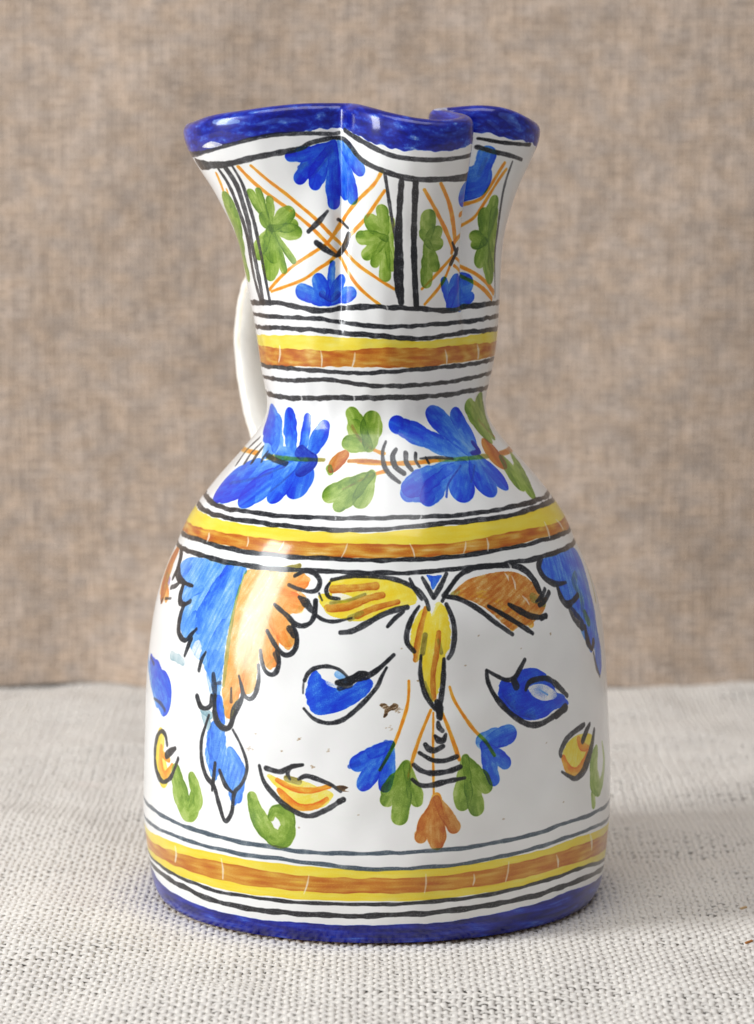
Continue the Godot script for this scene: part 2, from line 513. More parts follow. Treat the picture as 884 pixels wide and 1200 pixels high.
func paint_all() -> void:
	# bands of the neck
	band("yellow", [-180, 193.3, -112, 192.9, -87, 192.5, -37.5, 193.9, -16.9, 193.6, 7.8, 193.2, 23.3, 192.6, 42.7, 193.2, 73.4, 194, 112, 193.6, 180, 193.3], [-180, 188.5, -112, 188.3, -87.2, 188, -38.2, 188.2, -16.9, 188.3, 1.2, 189.6, 23.3, 189.2, 42.9, 189.6, 76.1, 189.1, 112, 188.8, 180, 188.5], 0.8, 0.25)
	band("brown", [-180, 189.8, -112, 189.5, -86.6, 189.2, -38.1, 189.4, -16.8, 189.5, 1.2, 190.7, 23.3, 190.3, 42.8, 190.7, 75.3, 190.3, 112, 190, 180, 189.8], [-180, 184.1, -112, 183.4, -87.2, 182.8, -45.2, 183.5, -17.1, 184.2, 3.2, 184, 23.8, 184.1, 43.7, 185, 77.1, 185.5, 112, 184.8, 180, 184.1], 1.05, 0.5)
	ring("ink", [-180, 203.6, -112, 203.7, -86.2, 203.8, -47.9, 204.1, -38, 202.8, -24.8, 201.8, -17.2, 202.5, -0.8, 203.7, 17.2, 203.5, 33.1, 202.6, 49.2, 202.7, 74.8, 203.5, 112, 203.6, 180, 203.6], 1.68, 1)
	ring("ink", [-180, 199.3, -112, 199.5, -86.6, 199.8, -46.1, 199.6, -26.6, 199.2, -17.9, 198.3, -1.2, 197.5, 12.8, 197.6, 31.2, 198.2, 48.9, 198.1, 71.6, 198.8, 112, 199, 180, 199.3], 1.4, 1)
	ring("ink", [-180, 195.1, -112, 195.3, -86.8, 195.5, -45.7, 195.9, -26.7, 195.7, -15.6, 195.1, -1.2, 194.5, 12.9, 193.8, 23, 193.5, 34, 194.2, 48.8, 194.6, 73.1, 194.6, 112, 194.8, 180, 195.1], 1.54, 1)
	ring("ink", [-180, 183.4, -112, 183, -87.2, 182.5, -76.2, 182.4, -39.2, 182.7, -10.4, 182.2, 3.2, 182.5, 23.9, 183.4, 46.3, 183.8, 76.1, 184.4, 112, 183.9, 180, 183.4], 1.4, 1)
	ring("ink", [-180, 179, -112, 178.6, -85.1, 178.2, -40.1, 178.9, -24.1, 179.7, -10.6, 178.5, 8.3, 177.8, 30.4, 178.2, 48.3, 179.1, 72.1, 179.7, 112, 179.3, 180, 179], 1.4, 1)
	ring("ink", [-180, 173.7, -112, 173.2, -73.9, 172.7, -41.8, 172.9, -18.1, 173.8, 3.4, 173.9, 31.3, 174, 50.1, 174.7, 73.2, 174.7, 112, 174.2, 180, 173.7], 1.68, 1)
	brush("bare", [-41.5, 173.9, 0.49, -41, 173, 0.95, -41.5, 171.9, 0.38], 0.62, 0.8)
	brush("bare", [-11.9, 175, 0.35, -11.3, 173.9, 0.69, -11.6, 172.7, 0.29], 0.62, 0.8)
	brush("bare", [-52.4, 190.1, 0.58, -52.8, 187.4, 1.17, -54.7, 184.6, 0.5], 0.62, 0.8)
	brush("bare", [-27.1, 189.3, 0.39, -26.7, 186.6, 0.76, -27.2, 183.9, 0.32], 0.62, 0.8)
	brush("bare", [-10.3, 189, 0.34, -10.8, 186.3, 0.68, -12.2, 183.6, 0.28], 0.62, 0.8)
	brush("bare", [33.6, 189.4, 0.4, 34.9, 186.9, 0.83, 35.2, 184.5, 0.35], 0.62, 0.8)
	brush("bare", [55.4, 190.3, 0.61, 57.2, 187.9, 1.32, 57.4, 185.6, 0.57], 0.62, 0.8)
	brush("bare", [3.8, 204.6, 0.34, 4.5, 203.6, 0.69, 4.6, 202.7, 0.29], 0.62, 0.8)
	brush("bare", [-17.9, 199, 0.35, -17.2, 198.1, 0.78, -17.4, 197.1, 0.32], 0.62, 0.8)
	# bands of the shoulder
	band("yellow", [-180, 134.8, -112, 134.3, -80.2, 133.8, -57.8, 133.2, -33.6, 132.8, -14.7, 132.3, 1.8, 132.5, 14.6, 133.6, 38, 134.6, 58.9, 135.6, 76.1, 135.8, 112, 135.3, 180, 134.8], [-180, 129, -112, 128.7, -80.3, 128.3, -67.9, 128.5, -39.9, 128.6, -25, 128.3, -9.2, 128.1, 1.7, 127.9, 11.6, 127.7, 22, 127.8, 33.4, 128.9, 46.7, 129.7, 87, 129.7, 112, 129.4, 180, 129], 0.95, 0.2)
	band("brown", [-180, 129.6, -112, 129.3, -83.8, 129, -69.2, 129.4, -40.3, 129.6, -25.2, 129.3, -9.3, 129.1, 1.7, 128.9, 11.7, 128.8, 22.2, 128.8, 33.7, 129.9, 47.3, 130.7, 90, 130.2, 112, 129.9, 180, 129.6], [-180, 126.1, -112, 126, -85, 125.9, -65.7, 126.4, -47.5, 125.7, -24.4, 125, -9, 124.8, 1.6, 124.8, 17.5, 125, 32.6, 126, 45.3, 126.7, 58.3, 127.4, 88.8, 126.2, 112, 126.2, 180, 126.1], 1, 0.55)
	ring("ink", [-180, 138.2, -112, 138.1, -81.7, 138, -61.3, 136.9, -39.5, 136.6, -23.9, 136.5, 1.8, 136.9, 12.8, 137, 27, 137, 53.6, 138.1, 82.2, 138.5, 112, 138.3, 180, 138.2], 1.29, 1)
	ring("ink", [-180, 135.7, -112, 135.3, -80.6, 134.9, -58.9, 134.2, -34, 133.8, -14.8, 133.2, 1.8, 133.4, 14.8, 134.6, 38.4, 135.3, 59.8, 136.3, 79.3, 136.5, 112, 136.1, 180, 135.7], 1.4, 1)
	ring("ink", [-180, 125.8, -112, 125.5, -85.8, 125.2, -65, 125.7, -49.9, 125.1, -24.3, 124.5, -8.9, 124.3, 1.6, 124.2, 17.4, 124.3, 32.4, 125.2, 45, 125.9, 57.8, 126.6, 83.5, 126.4, 112, 126.1, 180, 125.8], 1.4, 1)
	ring("ink", [-180, 121.9, -112, 121.8, -87.6, 121.6, -61.6, 121.4, -53.3, 121.2, -36.7, 120.4, -24.2, 120.6, -14.6, 120.5, 1.6, 120.3, 11, 120.1, 24.2, 120.9, 41, 121.2, 52.2, 121.5, 77.1, 122.2, 112, 122.1, 180, 121.9], 1.46, 1)
	brush("bare", [-58.6, 128.5, 0.65, -57.8, 127.3, 1.35, -57.9, 126, 0.57], 0.62, 0.8)
	brush("bare", [-40.5, 129.3, 0.43, -39.8, 127.9, 0.89, -39.8, 126.5, 0.38], 0.62, 0.8)
	brush("bare", [-27.6, 129, 0.39, -27.9, 127.6, 0.78, -28.6, 126.1, 0.32], 0.62, 0.8)
	brush("bare", [-8.5, 129.1, 0.34, -9, 127, 0.67, -9.9, 124.9, 0.28], 0.62, 0.8)
	brush("bare", [9.3, 129.1, 0.34, 10.1, 127, 0.68, 10.4, 124.9, 0.28], 0.62, 0.8)
	brush("bare", [26.2, 128.9, 0.36, 25.7, 127.2, 0.71, 24.8, 125.5, 0.29], 0.62, 0.8)
	brush("bare", [33.5, 129.4, 0.42, 33.4, 127.6, 0.81, 32.8, 125.7, 0.33], 0.62, 0.8)
	brush("bare", [61.7, 131.7, 0.75, 61.4, 129.2, 1.5, 60.6, 126.8, 0.61], 0.62, 0.8)
	brush("bare", [71.4, 131.3, 0.76, 73.1, 129.5, 1.52, 73.4, 127.9, 0.63], 0.62, 0.8)
	brush("bare", [-13.4, 137.4, 0.31, -12.9, 136.8, 0.66, -12.9, 136.2, 0.29], 0.62, 0.8)
	brush("bare", [13.8, 137.7, 0.35, 13.8, 137.1, 0.66, 13.2, 136.4, 0.26], 0.62, 0.8)
	# bands of the foot
	band("yellow", [-180, 25.6, -112, 25.3, -82.6, 25, -72, 25.3, -57, 26.2, -42.1, 26.1, -34.5, 26.2, -21.3, 26, -4.9, 25.5, 14.8, 25.5, 27.2, 26.3, 37.2, 26.8, 56.8, 28, 80.1, 26.1, 112, 25.8, 180, 25.6], [-180, 14.8, -112, 15.2, -80.3, 15.6, -65.8, 14.8, -53.5, 14.8, -40.8, 14.4, -28.9, 14.5, -15.7, 14.6, -4.4, 14.9, 11, 14.9, 34.6, 16.1, 52.4, 16.8, 83.4, 14, 112, 14.4, 180, 14.8], 0.9, 0.25)
	band("brown", [-180, 23.1, -112, 22.8, -84.2, 22.5, -73.1, 22, -54.6, 23, -40, 23.6, -28.4, 23.3, -15.5, 22.6, -4.3, 22.7, 10.9, 22.8, 34.1, 24.3, 51.5, 25.3, 78, 23.8, 112, 23.5, 180, 23.1], [-180, 17.2, -112, 17.2, -82.4, 17.2, -71.8, 18, -55.3, 17.8, -40.5, 17.4, -28.7, 17.4, -15.7, 17.5, -4.4, 17.5, 10.9, 17.6, 34.4, 18.7, 52.1, 19.6, 81, 17.2, 112, 17.2, 180, 17.2], 0.95, 0.45)
	ring("slate", [-180, 33.9, -112, 33.9, -78.6, 34, -56.7, 33.2, -42.2, 32.1, -27.5, 31.4, -15, 30.6, -4.5, 30.8, 6.4, 31.2, 21.4, 31.7, 37.1, 32.9, 51.1, 34.3, 78.6, 33.7, 112, 33.8, 180, 33.9], 1.34, 1)
	ring("slate", [-180, 28.2, -112, 28.2, -76.3, 28.2, -51.2, 28.3, -34.4, 27.7, -21.2, 27.6, -4.9, 26.1, 1.6, 25.8, 14.8, 26.1, 22.5, 26.7, 37.7, 28.2, 56.8, 29.4, 79.2, 28.2, 112, 28.2, 180, 28.2], 1.29, 1)
	ring("ink", [-180, 14.2, -112, 14.8, -77.1, 15.4, -53.6, 14.2, -40.9, 13.2, -29, 13.3, -15.8, 13.5, -0.4, 13.9, 11, 14.1, 24.3, 14.9, 37.9, 15.9, 58.4, 16.7, 84, 13, 112, 13.6, 180, 14.2], 1.23, 1)
	ring("ink", [-180, 11.5, -112, 12.1, -77.5, 12.6, -56.8, 11.5, -43.3, 9.8, -29.2, 9.4, -15.9, 9.5, -0.4, 10, 11.1, 10.4, 24.5, 11.1, 38.3, 11.8, 59.1, 12.6, 83.4, 10.5, 112, 11, 180, 11.5], 1.79, 1)
	band("cobalt", [-180, 9.4, -112, 10.1, -77.3, 10.9, -69.8, 8.5, -55.6, 7.1, -39.5, 5.9, -23.4, 6.2, -8.5, 6.5, 3.6, 6.7, 20.3, 7.2, 38.6, 8.8, 55.4, 9.8, 83.4, 8, 112, 8.7, 180, 9.4], [-180, -5.5, -90, -5.5, 0, -5.5, 90, -5.5, 180, -5.5], 1.15, 0.6)
	brush("bare", [-39.4, 24.9, 0.47, -39.1, 21.5, 0.94, -39.4, 18, 0.39], 0.62, 0.8)
	brush("bare", [-15.9, 23.1, 0.34, -16.4, 19.9, 0.68, -17.3, 16.6, 0.28], 0.62, 0.8)
	brush("bare", [-56.8, 24.8, 0.74, -56.7, 22.1, 1.45, -57.6, 19.3, 0.61], 0.62, 0.8)
	brush("bare", [11.2, 23.8, 0.34, 11.3, 20.6, 0.68, 11, 17.5, 0.29], 0.62, 0.8)
	brush("bare", [32.1, 25.2, 0.42, 32, 21.9, 0.84, 31.5, 18.7, 0.35], 0.62, 0.8)
	brush("bare", [22.9, 22.6, 0.36, 23.1, 20.7, 0.74, 22.8, 18.9, 0.32], 0.62, 0.8)
	brush("bare", [47.3, 24.3, 0.51, 48.1, 22.1, 1.08, 48.3, 20, 0.47], 0.62, 0.8)
	brush("bare", [62.2, 27.6, 0.76, 63.7, 24.4, 1.52, 64.3, 21.4, 0.63], 0.62, 0.8)
	# cobalt rim and the two lines under it
	rim_band([-76.7, 254.4, -63.5, 254.6, -56.4, 255.3, -45.3, 256.7, -33.9, 257.3, -22.3, 258.1, -17, 258.1, -10.1, 257.4, -4.7, 256.2, 4.4, 255.2, 14.7, 255.4, 25.8, 256.2, 35.8, 257.1, 54.5, 257.4, 64.4, 256.4, 76.1, 257.6])
	brush("ink", [-80.2, 255.3, 2.25, -64, 254.7, 1.13, -56.4, 255.3, 1.21, -42.3, 256.9, 1.26, -32.8, 256.8, 1.31, -21.7, 256.4, 1.23, -17.9, 256.8, 1.14], 0.94, 0.82)
	brush("ink", [-15, 257.7, 1.44, -10.1, 256.3, 1.59, -4.7, 255, 1.73, 4.5, 252.9, 1.66, 12.6, 252.7, 1.6, 23.6, 253.2, 1.52, 30.6, 253.5, 1.28, 36.7, 253.6, 1.64], 0.97, 0.87)
	brush("ink", [54.3, 255.5, 0.94, 62.8, 254.8, 1.24, 75.9, 256.9, 1.18], 1.04, 1)
	brush("ink", [-75.6, 251.8, 3.81, -59.6, 249.8, 1.97, -47, 250.8, 1.87, -33.2, 252, 1.78, -28.7, 253.7, 1.55, -21.1, 255.2, 1.23], 1.01, 0.85)
	brush("ink", [-21.4, 255.2, 0.89, -16.3, 255, 1.32, -12, 253.3, 2.01, -5.7, 249.3, 1.83, 4.6, 247.1, 1.79, 13.3, 246.3, 1.79, 24.9, 246.7, 1.74, 38.4, 246.4, 3.29], 0.98, 0.93)
	brush("ink", [54.1, 252.8, 1.53, 60.7, 251.4, 1.67, 73.9, 251.5, 1.06], 0.93, 0.93)
	brush("cobaltthin", [-54.4, 255.7, 1.03, -49.3, 256.8, 1.04, -45.2, 257.1, 1.05], 0.6, 0.6)
	brush("milk", [-57.6, 263.4, 1.4, -53.5, 262.9, 2.52, -49.7, 262.5, 1.12], 0.75, 0.75)
	brush("milk", [-44.3, 260.7, 0.8, -38.7, 261.3, 1.85, -32.3, 260.7, 1.04], 0.28, 0.28)
	brush("milk", [60.7, 263.4, 1.64, 64.3, 262.6, 3.2, 67.8, 260.5, 1.35], 0.35, 0.35)
	brush("milk", [57.2, 260.9, 1.03, 59.8, 259, 1.33], 0.25, 0.25)
	brush("milk", [17.7, 260.9, 0.83, 25.2, 261.1, 1.71, 31.9, 262.8, 2.44], 0.18, 0.18)
	brush("milk", [-0.6, 263, 1.1, 8, 261.9, 1.7], 0.15, 0.15)
	fill("bare", [-65.7, 256.3, -60.8, 257.3, -57.8, 256.7, -56.3, 255.7, -60.7, 255.3], 0.85, 0, 0.1)
	brush("bare", [44.5, 259, 2.5, 45.5, 264, 3.5, 46, 268, 3], 0.85, 0.8)
	# neck: upright lines
	brush("ink", [-63.2, 248.9, 0.91, -62.5, 244.6, 1.46, -62.8, 238.4, 1.94, -64.7, 228.9, 2.34, -67.1, 217, 2.35, -64, 204.6, 2.05], 0.99, 0.87)
	brush("ink", [-59.3, 248.5, 1.58, -58.4, 242, 1.78, -60.1, 232.3, 2.26, -63.1, 222.5, 2.65, -61.6, 209.7, 2.63, -62.2, 204.6, 2.66], 0.95, 0.8)
	brush("ink", [-56.1, 248.7, 0.66, -55.5, 242.6, 1.15, -56.5, 232.9, 1.65, -57.7, 223.7, 1.77, -56.7, 213.9, 1.67, -55.6, 204.6, 1.53], 0.94, 0.85)
	brush("ink", [2.9, 246.7, 0.92, 5.4, 235, 1.09, 7.7, 225.8, 1.1, 8.8, 217.9, 0.49], 0.98, 0.85)
	brush("ink", [9, 245.4, 1.56, 8.8, 233.7, 1.86, 9.2, 221.2, 2.98, 9.4, 212.3, 3.07, 10.6, 205.6, 2.28], 1.1, 1.1)
	brush("ink", [14.1, 245.1, 1.72, 14.9, 232.8, 1.9, 15.6, 223.8, 1.92, 16.6, 212.5, 2.01, 17.5, 204.9, 1.92], 1.1, 1.1)
	brush("ink", [68.1, 249.8, 0.65, 67.4, 239.1, 1.37, 69.5, 227.4, 1.78, 69.2, 218.9, 1.59, 72.4, 205.5, 0.81], 0.78, 0.73)
	# neck: crossed orange lines
	brush("orange", [-54, 248.5, 0.99, -50.2, 242.7, 1.08, -42.1, 235.8, 1.08, -28.6, 226.7, 1.11, -18.9, 219.5, 1.05, -8.9, 210.2, 1.12, 1.1, 204.5, 0.98], 1, 1)
	brush("orange", [-49.3, 248.4, 0.86, -44.3, 242.7, 0.9, -35.3, 235.3, 0.98, -26.6, 229.3, 1.03, -19.6, 224, 0.97, -9.8, 217.3, 1.14, -1.1, 213.4, 1.02, 7.4, 209.9, 0.92], 1, 1)
	brush("orange", [-54.4, 208.6, 1.1, -46.4, 212.6, 1.05, -38.7, 216.2, 1.04, -28.5, 220.3, 1.05, -22.7, 223.2, 1.07, -17.1, 229.3, 1.43, -9.3, 235.9, 1.15, -1.7, 242.2, 0.96, 1.9, 247.4, 0.87], 1, 1)
	brush("orange", [-53.4, 207.9, 0.86, -35.9, 211.2, 0.94, -26.6, 215.1, 1.04, -20.9, 218, 1.05, -13.1, 225, 1.26, -5.1, 231.3, 1.01, 3, 241.3, 0.87], 1, 1)
	brush("orange", [-65.9, 247.6, 1, -67.1, 244.3, 1.42, -68.7, 241, 1.35], 0.8, 0.8)
	brush("orange", [-65.3, 242.1, 0.93, -66.6, 238.5, 1.14], 0.6, 0.6)
	brush("orange", [-84.8, 220, 1.13, -78.2, 212.6, 1.42], 0.45, 0.45)
	brush("orange", [17.6, 243.1, 0.9, 24.2, 235.3, 1.16, 30, 228.8, 1.41, 34.9, 222.8, 1.37], 1, 1)
	brush("orange", [23.6, 245.3, 0.92, 29, 238.3, 1.33, 33, 231.4, 1.75, 35.4, 226.1, 1.57], 1, 1)
	brush("orange", [64.4, 248.6, 1.07, 58.4, 239.6, 1.17, 52.8, 235.7, 1.07, 36.7, 234.1, 1.87], 1, 1)
	brush("orange", [66, 246.9, 1.07, 55.5, 233.5, 0.96, 49.2, 229, 0.88, 36.5, 226, 1.72, 34.1, 221.7, 1.2], 1, 1)
	brush("orange", [34.7, 220.5, 1.04, 28.6, 216.4, 1.16, 19.8, 210.2, 0.91], 1, 1)
	brush("orange", [34.8, 219.7, 1.02, 30, 212.3, 1.14, 21.5, 205.1, 0.89], 1, 1)
	brush("orange", [37, 219.7, 0.91, 53.4, 212.8, 1.16, 69.2, 207.1, 2.04], 1, 1)
	brush("orange", [36.1, 217.3, 0.98, 49.2, 211.4, 1.06, 67.4, 204.9, 1.87], 1, 1)
	# neck: ties
	brush("ink", [-23, 232.7, 0.95, -26.6, 229.6, 1.76, -31.4, 226.5, 1.52], 0.92, 1)
	brush("ink", [-28, 223, 1.66, -23.8, 220.9, 2.11, -19.2, 218.8, 1.04], 1.05, 0.9)
	brush("ink", [-12.9, 225.8, 1.61, -14.8, 222.6, 2.41, -18.5, 219.3, 1.52], 0.96, 1.01)
	brush("ink", [-18.8, 230.1, 1.02, -13.3, 227.7, 0.79], 0.96, 0.92)
	brush("ink", [34, 225.1, 0.89, 37.4, 221.1, 1.43], 0.97, 0.85)
	brush("ink", [37.8, 222.4, 1.63, 34, 218, 1.36], 1.02, 0.94)
	# neck: blue flowers
	brush("blue", [-20.4, 253.4, 2.03, -28.1, 251, 3.77, -32, 250.3, 4.43, -35.8, 249.9, 3.73], 1, 1.65)
	brush("blue", [-20.4, 253.4, 2.35, -27.2, 248.5, 4.29, -30.4, 245.9, 5.01, -33.5, 243.1, 4.19], 1, 1.65)
	brush("blue", [-20.4, 253.4, 2.57, -24.8, 247.7, 4.62, -26.4, 244.6, 5.51, -27.7, 241.3, 4.68], 1, 1.65)
	brush("blue", [-20.4, 253.4, 2.53, -20.5, 244.2, 4.57, -20.6, 239.7, 5.3, -20.6, 235.1, 4.2], 1, 1.65)
	brush("blue", [-17.6, 254.2, 2.27, -16.5, 246.4, 4.57, -15.8, 242.6, 5.33, -15.1, 238.7, 4.65], 0.35, 1.04)
	brush("blue", [-17.6, 254.2, 2.6, -14.2, 245.7, 5.56, -12.6, 241.6, 6.16, -11.1, 237.4, 4.62], 0.35, 1.04)
	brush("blue", [-17.6, 254.2, 2.74, -12.1, 250.3, 5.76, -9.7, 248.5, 6.2, -7.5, 246.6, 4.89], 0.35, 1.04)
	brush("cobalt", [-33, 246.3, 1.55, -25.6, 249.2, 1.58, -21.4, 252.4, 1.63], 0.35, 0.35)
	brush("cobalt", [-28.8, 243.5, 1.35, -24, 248.2, 1.34, -21.1, 251.3, 1.38], 0.4, 0.4)
	brush("blue", [-22.8, 204.5, 2.43, -28.9, 206.1, 4.73, -32.1, 207, 5.63, -35.4, 207.8, 4.79], 1.1, 0.92)
	brush("blue", [-22.8, 204.5, 2.2, -24.9, 207.9, 4.29, -26, 209.5, 5.09, -27.1, 211.2, 4.3], 1.1, 0.92)
	brush("blue", [-22.8, 204.5, 1.78, -19.8, 208.1, 3.12, -18.5, 209.8, 4.01, -16.9, 211.6, 3.75], 1.1, 0.92)
	brush("blue", [-22.8, 204.5, 2.04, -18.1, 206, 3.88, -14.9, 206.8, 4.68, -11.9, 207.7, 3.81], 1.1, 0.92)
	brush("blue", [-22.4, 205, 2.85, -21.6, 210.9, 2.46, -20.9, 216.7, 1.84], 1, 0.9)
	brush("cobalt", [-25.5, 207.1, 2.24, -21.6, 205.6, 2.12, -18.8, 207.1, 2.11], 0.5, 0.5)
	brush("blue", [34.4, 203.6, 1.47, 32.4, 208.1, 2.65, 31.5, 210.4, 3.05, 30.6, 212.7, 2.51], 0.95, 0.98)
	brush("blue", [34.4, 203.6, 2.06, 35.9, 207.9, 4.2, 36.7, 210, 5.56, 37.6, 212.1, 5.52], 0.95, 0.98)
	brush("blue", [34.4, 203.6, 2.52, 38.5, 207.2, 7.89, 42, 208.7, 8.96, 47.3, 210.1, 7.26], 0.95, 0.98)
	brush("blue", [34.4, 203.6, 2.07, 42.1, 204.7, 5.93, 47.7, 205, 3.86, 50.1, 205.8, 3.35], 0.95, 0.98)
	brush("blue", [57.2, 250.7, 5.02, 55.7, 246.1, 4.86, 53, 241.9, 10.6, 38.6, 240.8, 8.63], 0.85, 1)
	brush("cobalt", [56.7, 249.1, 1.51, 54.6, 244, 1.51], 0.3, 0.3)
	# neck: green leaves
	brush("green", [-48.8, 228.1, 1.57, -51.4, 234, 2.97, -52.4, 237, 3.43, -53.3, 240, 2.84], 0.8, 0.95)
	brush("green", [-48.8, 228.1, 1.26, -49.5, 234.3, 2.26, -49.6, 237.3, 2.56, -49.8, 240.4, 2.08], 0.8, 0.95)
	brush("green", [-48.8, 228.1, 1.53, -47.4, 232.8, 2.66, -46.7, 235.1, 3, -46.1, 237.4, 2.42], 0.8, 0.95)
	brush("green", [-48.8, 228.1, 2.48, -44, 230.3, 4.54, -41.8, 231.4, 5.31, -39.7, 232.5, 4.45], 0.8, 0.95)
	brush("green", [-48.8, 228.1, 2.61, -42.8, 227.2, 4.68, -39.9, 226.8, 5.43, -37, 226.4, 4.53], 0.8, 0.95)
	brush("green", [-48.8, 228.1, 1.94, -43.3, 228.4, 3.63, -40.8, 228.6, 4.26, -38.3, 228.8, 3.57], 0.8, 0.95)
	brush("green", [-48.8, 228.1, 2.15, -53.6, 224.7, 4.49, -56.3, 223, 5.8, -59.3, 221.2, 5.52], 0.8, 0.95)
	brush("green", [-48.8, 228.1, 3.02, -51.2, 221.3, 6.5, -52.1, 217.9, 8.14, -52.9, 214.5, 7.15], 0.8, 0.95)
	brush("green", [-48.8, 228.1, 1.57, -47.1, 221.4, 3.01, -45.8, 218.1, 3.54, -44.4, 214.8, 2.95], 0.8, 0.95)
	brush("green", [-48.8, 228.1, 1.25, -44.2, 222.7, 2.18, -41.7, 220.1, 2.51, -39, 217.5, 2.08], 0.8, 0.95)
	brush("green", [-48.8, 228.1, 2.2, -49.7, 229.9, 4.17, -50.1, 230.8, 4.92, -50.5, 231.7, 4.13], 0.8, 0.95)
	brush("green", [-48.8, 228.1, 3.39, -49.4, 224.3, 6.72, -49.6, 222.4, 8.14, -49.7, 220.4, 6.99], 0.8, 0.95)
	brush("green", [-68.3, 239.6, 4.38, -70.6, 234.6, 8.16, -75.2, 227.1, 7.89, -78.8, 220.6, 7.95, -75.2, 213.6, 5.09], 0.95, 0.95)
	brush("green", [3.6, 226, 1.85, 2.8, 230.4, 3.55, 2.4, 232.6, 4.21, 2, 234.8, 3.56], 0.7, 0.85)
	brush("green", [3.6, 226, 2.46, 0.6, 228.4, 4.74, -0.9, 229.6, 5.65, -2.5, 230.8, 4.82], 0.7, 0.85)
	brush("green", [3.6, 226, 2.48, -1.4, 225.6, 4.62, -4, 225.4, 5.4, -6.6, 225.2, 4.5], 0.7, 0.85)
	brush("green", [3.6, 226, 2.08, -0.4, 223, 3.92, -2.5, 221.5, 4.64, -4.6, 220.1, 3.93], 0.7, 0.85)
	brush("green", [3.6, 226, 1.52, 1.3, 221.8, 2.91, 0.1, 219.8, 3.46, -1, 217.7, 2.93], 0.7, 0.85)
	brush("green", [3.6, 226, 1.82, 3.5, 220, 3.49, 3.4, 217, 4.14, 3.4, 214, 3.49], 0.7, 0.85)
	brush("green", [3.6, 226, 1.25, 4.9, 221.3, 2.36, 5.6, 219, 2.78, 6.3, 216.6, 2.34], 0.7, 0.85)
	brush("green", [5.2, 232, 2.7, 5.4, 224.5, 2.7, 6.2, 217.7, 2.76], 0.6, 0.6)
	brush("green", [21.2, 225.9, 2.46, 20.9, 230.2, 4.65, 20.7, 232.3, 5.47, 20.5, 234.5, 4.56], 0.7, 0.9)
	brush("green", [21.2, 225.9, 2.42, 23.2, 227.6, 4.75, 24.2, 228.4, 5.71, 25.2, 229.2, 4.9], 0.7, 0.9)
	brush("green", [21.2, 225.9, 2.27, 23.7, 225.5, 4.28, 25, 225.3, 5.03, 26.3, 225.1, 4.22], 0.7, 0.9)
	brush("green", [21.2, 225.9, 1.88, 23.4, 221.8, 3.69, 24.5, 219.7, 4.44, 25.6, 217.6, 3.8], 0.7, 0.9)
	brush("green", [21.2, 225.9, 1.81, 21.7, 219.1, 3.51, 21.8, 215.7, 4.17, 21.9, 212.2, 3.53], 0.7, 0.9)
	brush("green", [21.2, 225.9, 1.24, 20, 227.5, 2.33, 19.5, 228.3, 2.74, 18.9, 229.1, 2.3], 0.7, 0.9)
	brush("green", [59.1, 223.1, 2.67, 61.2, 229.5, 5.32, 62, 232.7, 6.17, 62.5, 235.9, 4.97], 0.9, 1)
	brush("green", [59.1, 223.1, 3.11, 58.2, 227.5, 5.24, 57.8, 229.7, 5.8, 57.4, 231.9, 4.51], 0.9, 1)
	brush("green", [59.1, 223.1, 2.15, 55.7, 224, 3.72, 54.2, 224.4, 4.21, 52.9, 224.9, 3.4], 0.9, 1)
	brush("green", [59.1, 223.1, 1.98, 55.8, 222.6, 3.59, 54.4, 222.4, 4.17, 53.1, 222.2, 3.46], 0.9, 1)
	brush("green", [59.1, 223.1, 2.85, 57.4, 220, 5.13, 56.6, 218.5, 5.85, 55.7, 217, 4.72], 0.9, 1)
	brush("green", [59.1, 223.1, 2.46, 61.4, 217.9, 5.81, 62.7, 215.4, 7.52, 64.2, 212.8, 6.32], 0.9, 1)
	brush("green", [63.8, 232.3, 4.81, 64.8, 224.1, 5.65, 66.4, 216, 5.65], 0.9, 0.9)
	# shoulder: left flower
	brush("blue", [-44.5, 154.1, 2.39, -55.7, 159.7, 5.68, -62.8, 162.4, 8.7, -70.7, 165.1, 8.67], 0.31, 1.22)
	brush("blue", [-38, 154.5, 2.11, -44.9, 160.5, 4.48, -48.3, 163.5, 5.8, -50.7, 166.7, 5.35], 0.43, 1.4)
	brush("blue", [-33.2, 154.7, 1.81, -36.1, 160.5, 3.54, -37.2, 163.4, 4.2, -37.4, 166.5, 3.5], 0.56, 1.22)
	brush("blue", [-29.3, 154.6, 3.06, -28.7, 159.2, 5.68, -28.2, 161.5, 6.54, -27.3, 163.9, 5.29], 0.68, 1.22)
	brush("blue", [-38.3, 151.3, 3.79, -51, 147.7, 9.12, -57.9, 145.7, 12.73, -66, 143.5, 12.17], 0.34, 1.34)
	brush("blue", [-36.9, 151.1, 3.9, -42.8, 146.7, 8.17, -45.7, 144.5, 10.04, -48.6, 142.2, 8.79], 0.43, 1.34)
	brush("blue", [-34.4, 152.3, 3.35, -35.6, 147.8, 6.48, -36.2, 145.5, 7.64, -36.8, 143.2, 6.4], 0.5, 1.22)
	brush("blue", [-30.9, 153.2, 4.1, -30, 149.4, 7.68, -29.6, 147.6, 8.98, -29.2, 145.7, 7.48], 0.59, 1.28)
	brush("blue", [-61.8, 162.4, 7.55, -54, 156, 6.06], 0.5, 0.5)
	brush("blue", [-45.7, 155.1, 4.19, -30.9, 154.5, 3.73], 0.6, 0.6)
	brush("cobalt", [-35.7, 156.2, 3.74, -28.5, 153.3, 4.67, -30.3, 151.2, 5.85], 0.55, 0.55)
	brush("cobalt", [-39.2, 151.3, 0.84, -50.9, 146.8, 1.01, -64.8, 144, 1.35], 0.45, 0.45)
	brush("cobalt", [-33.9, 150, 0.84, -39.6, 143.6, 0.9], 0.4, 0.4)
	brush("orange", [-92.4, 153.2, 1.48, -69.3, 153.9, 1.3, -61, 153.9, 1.28], 0.9, 0.9)
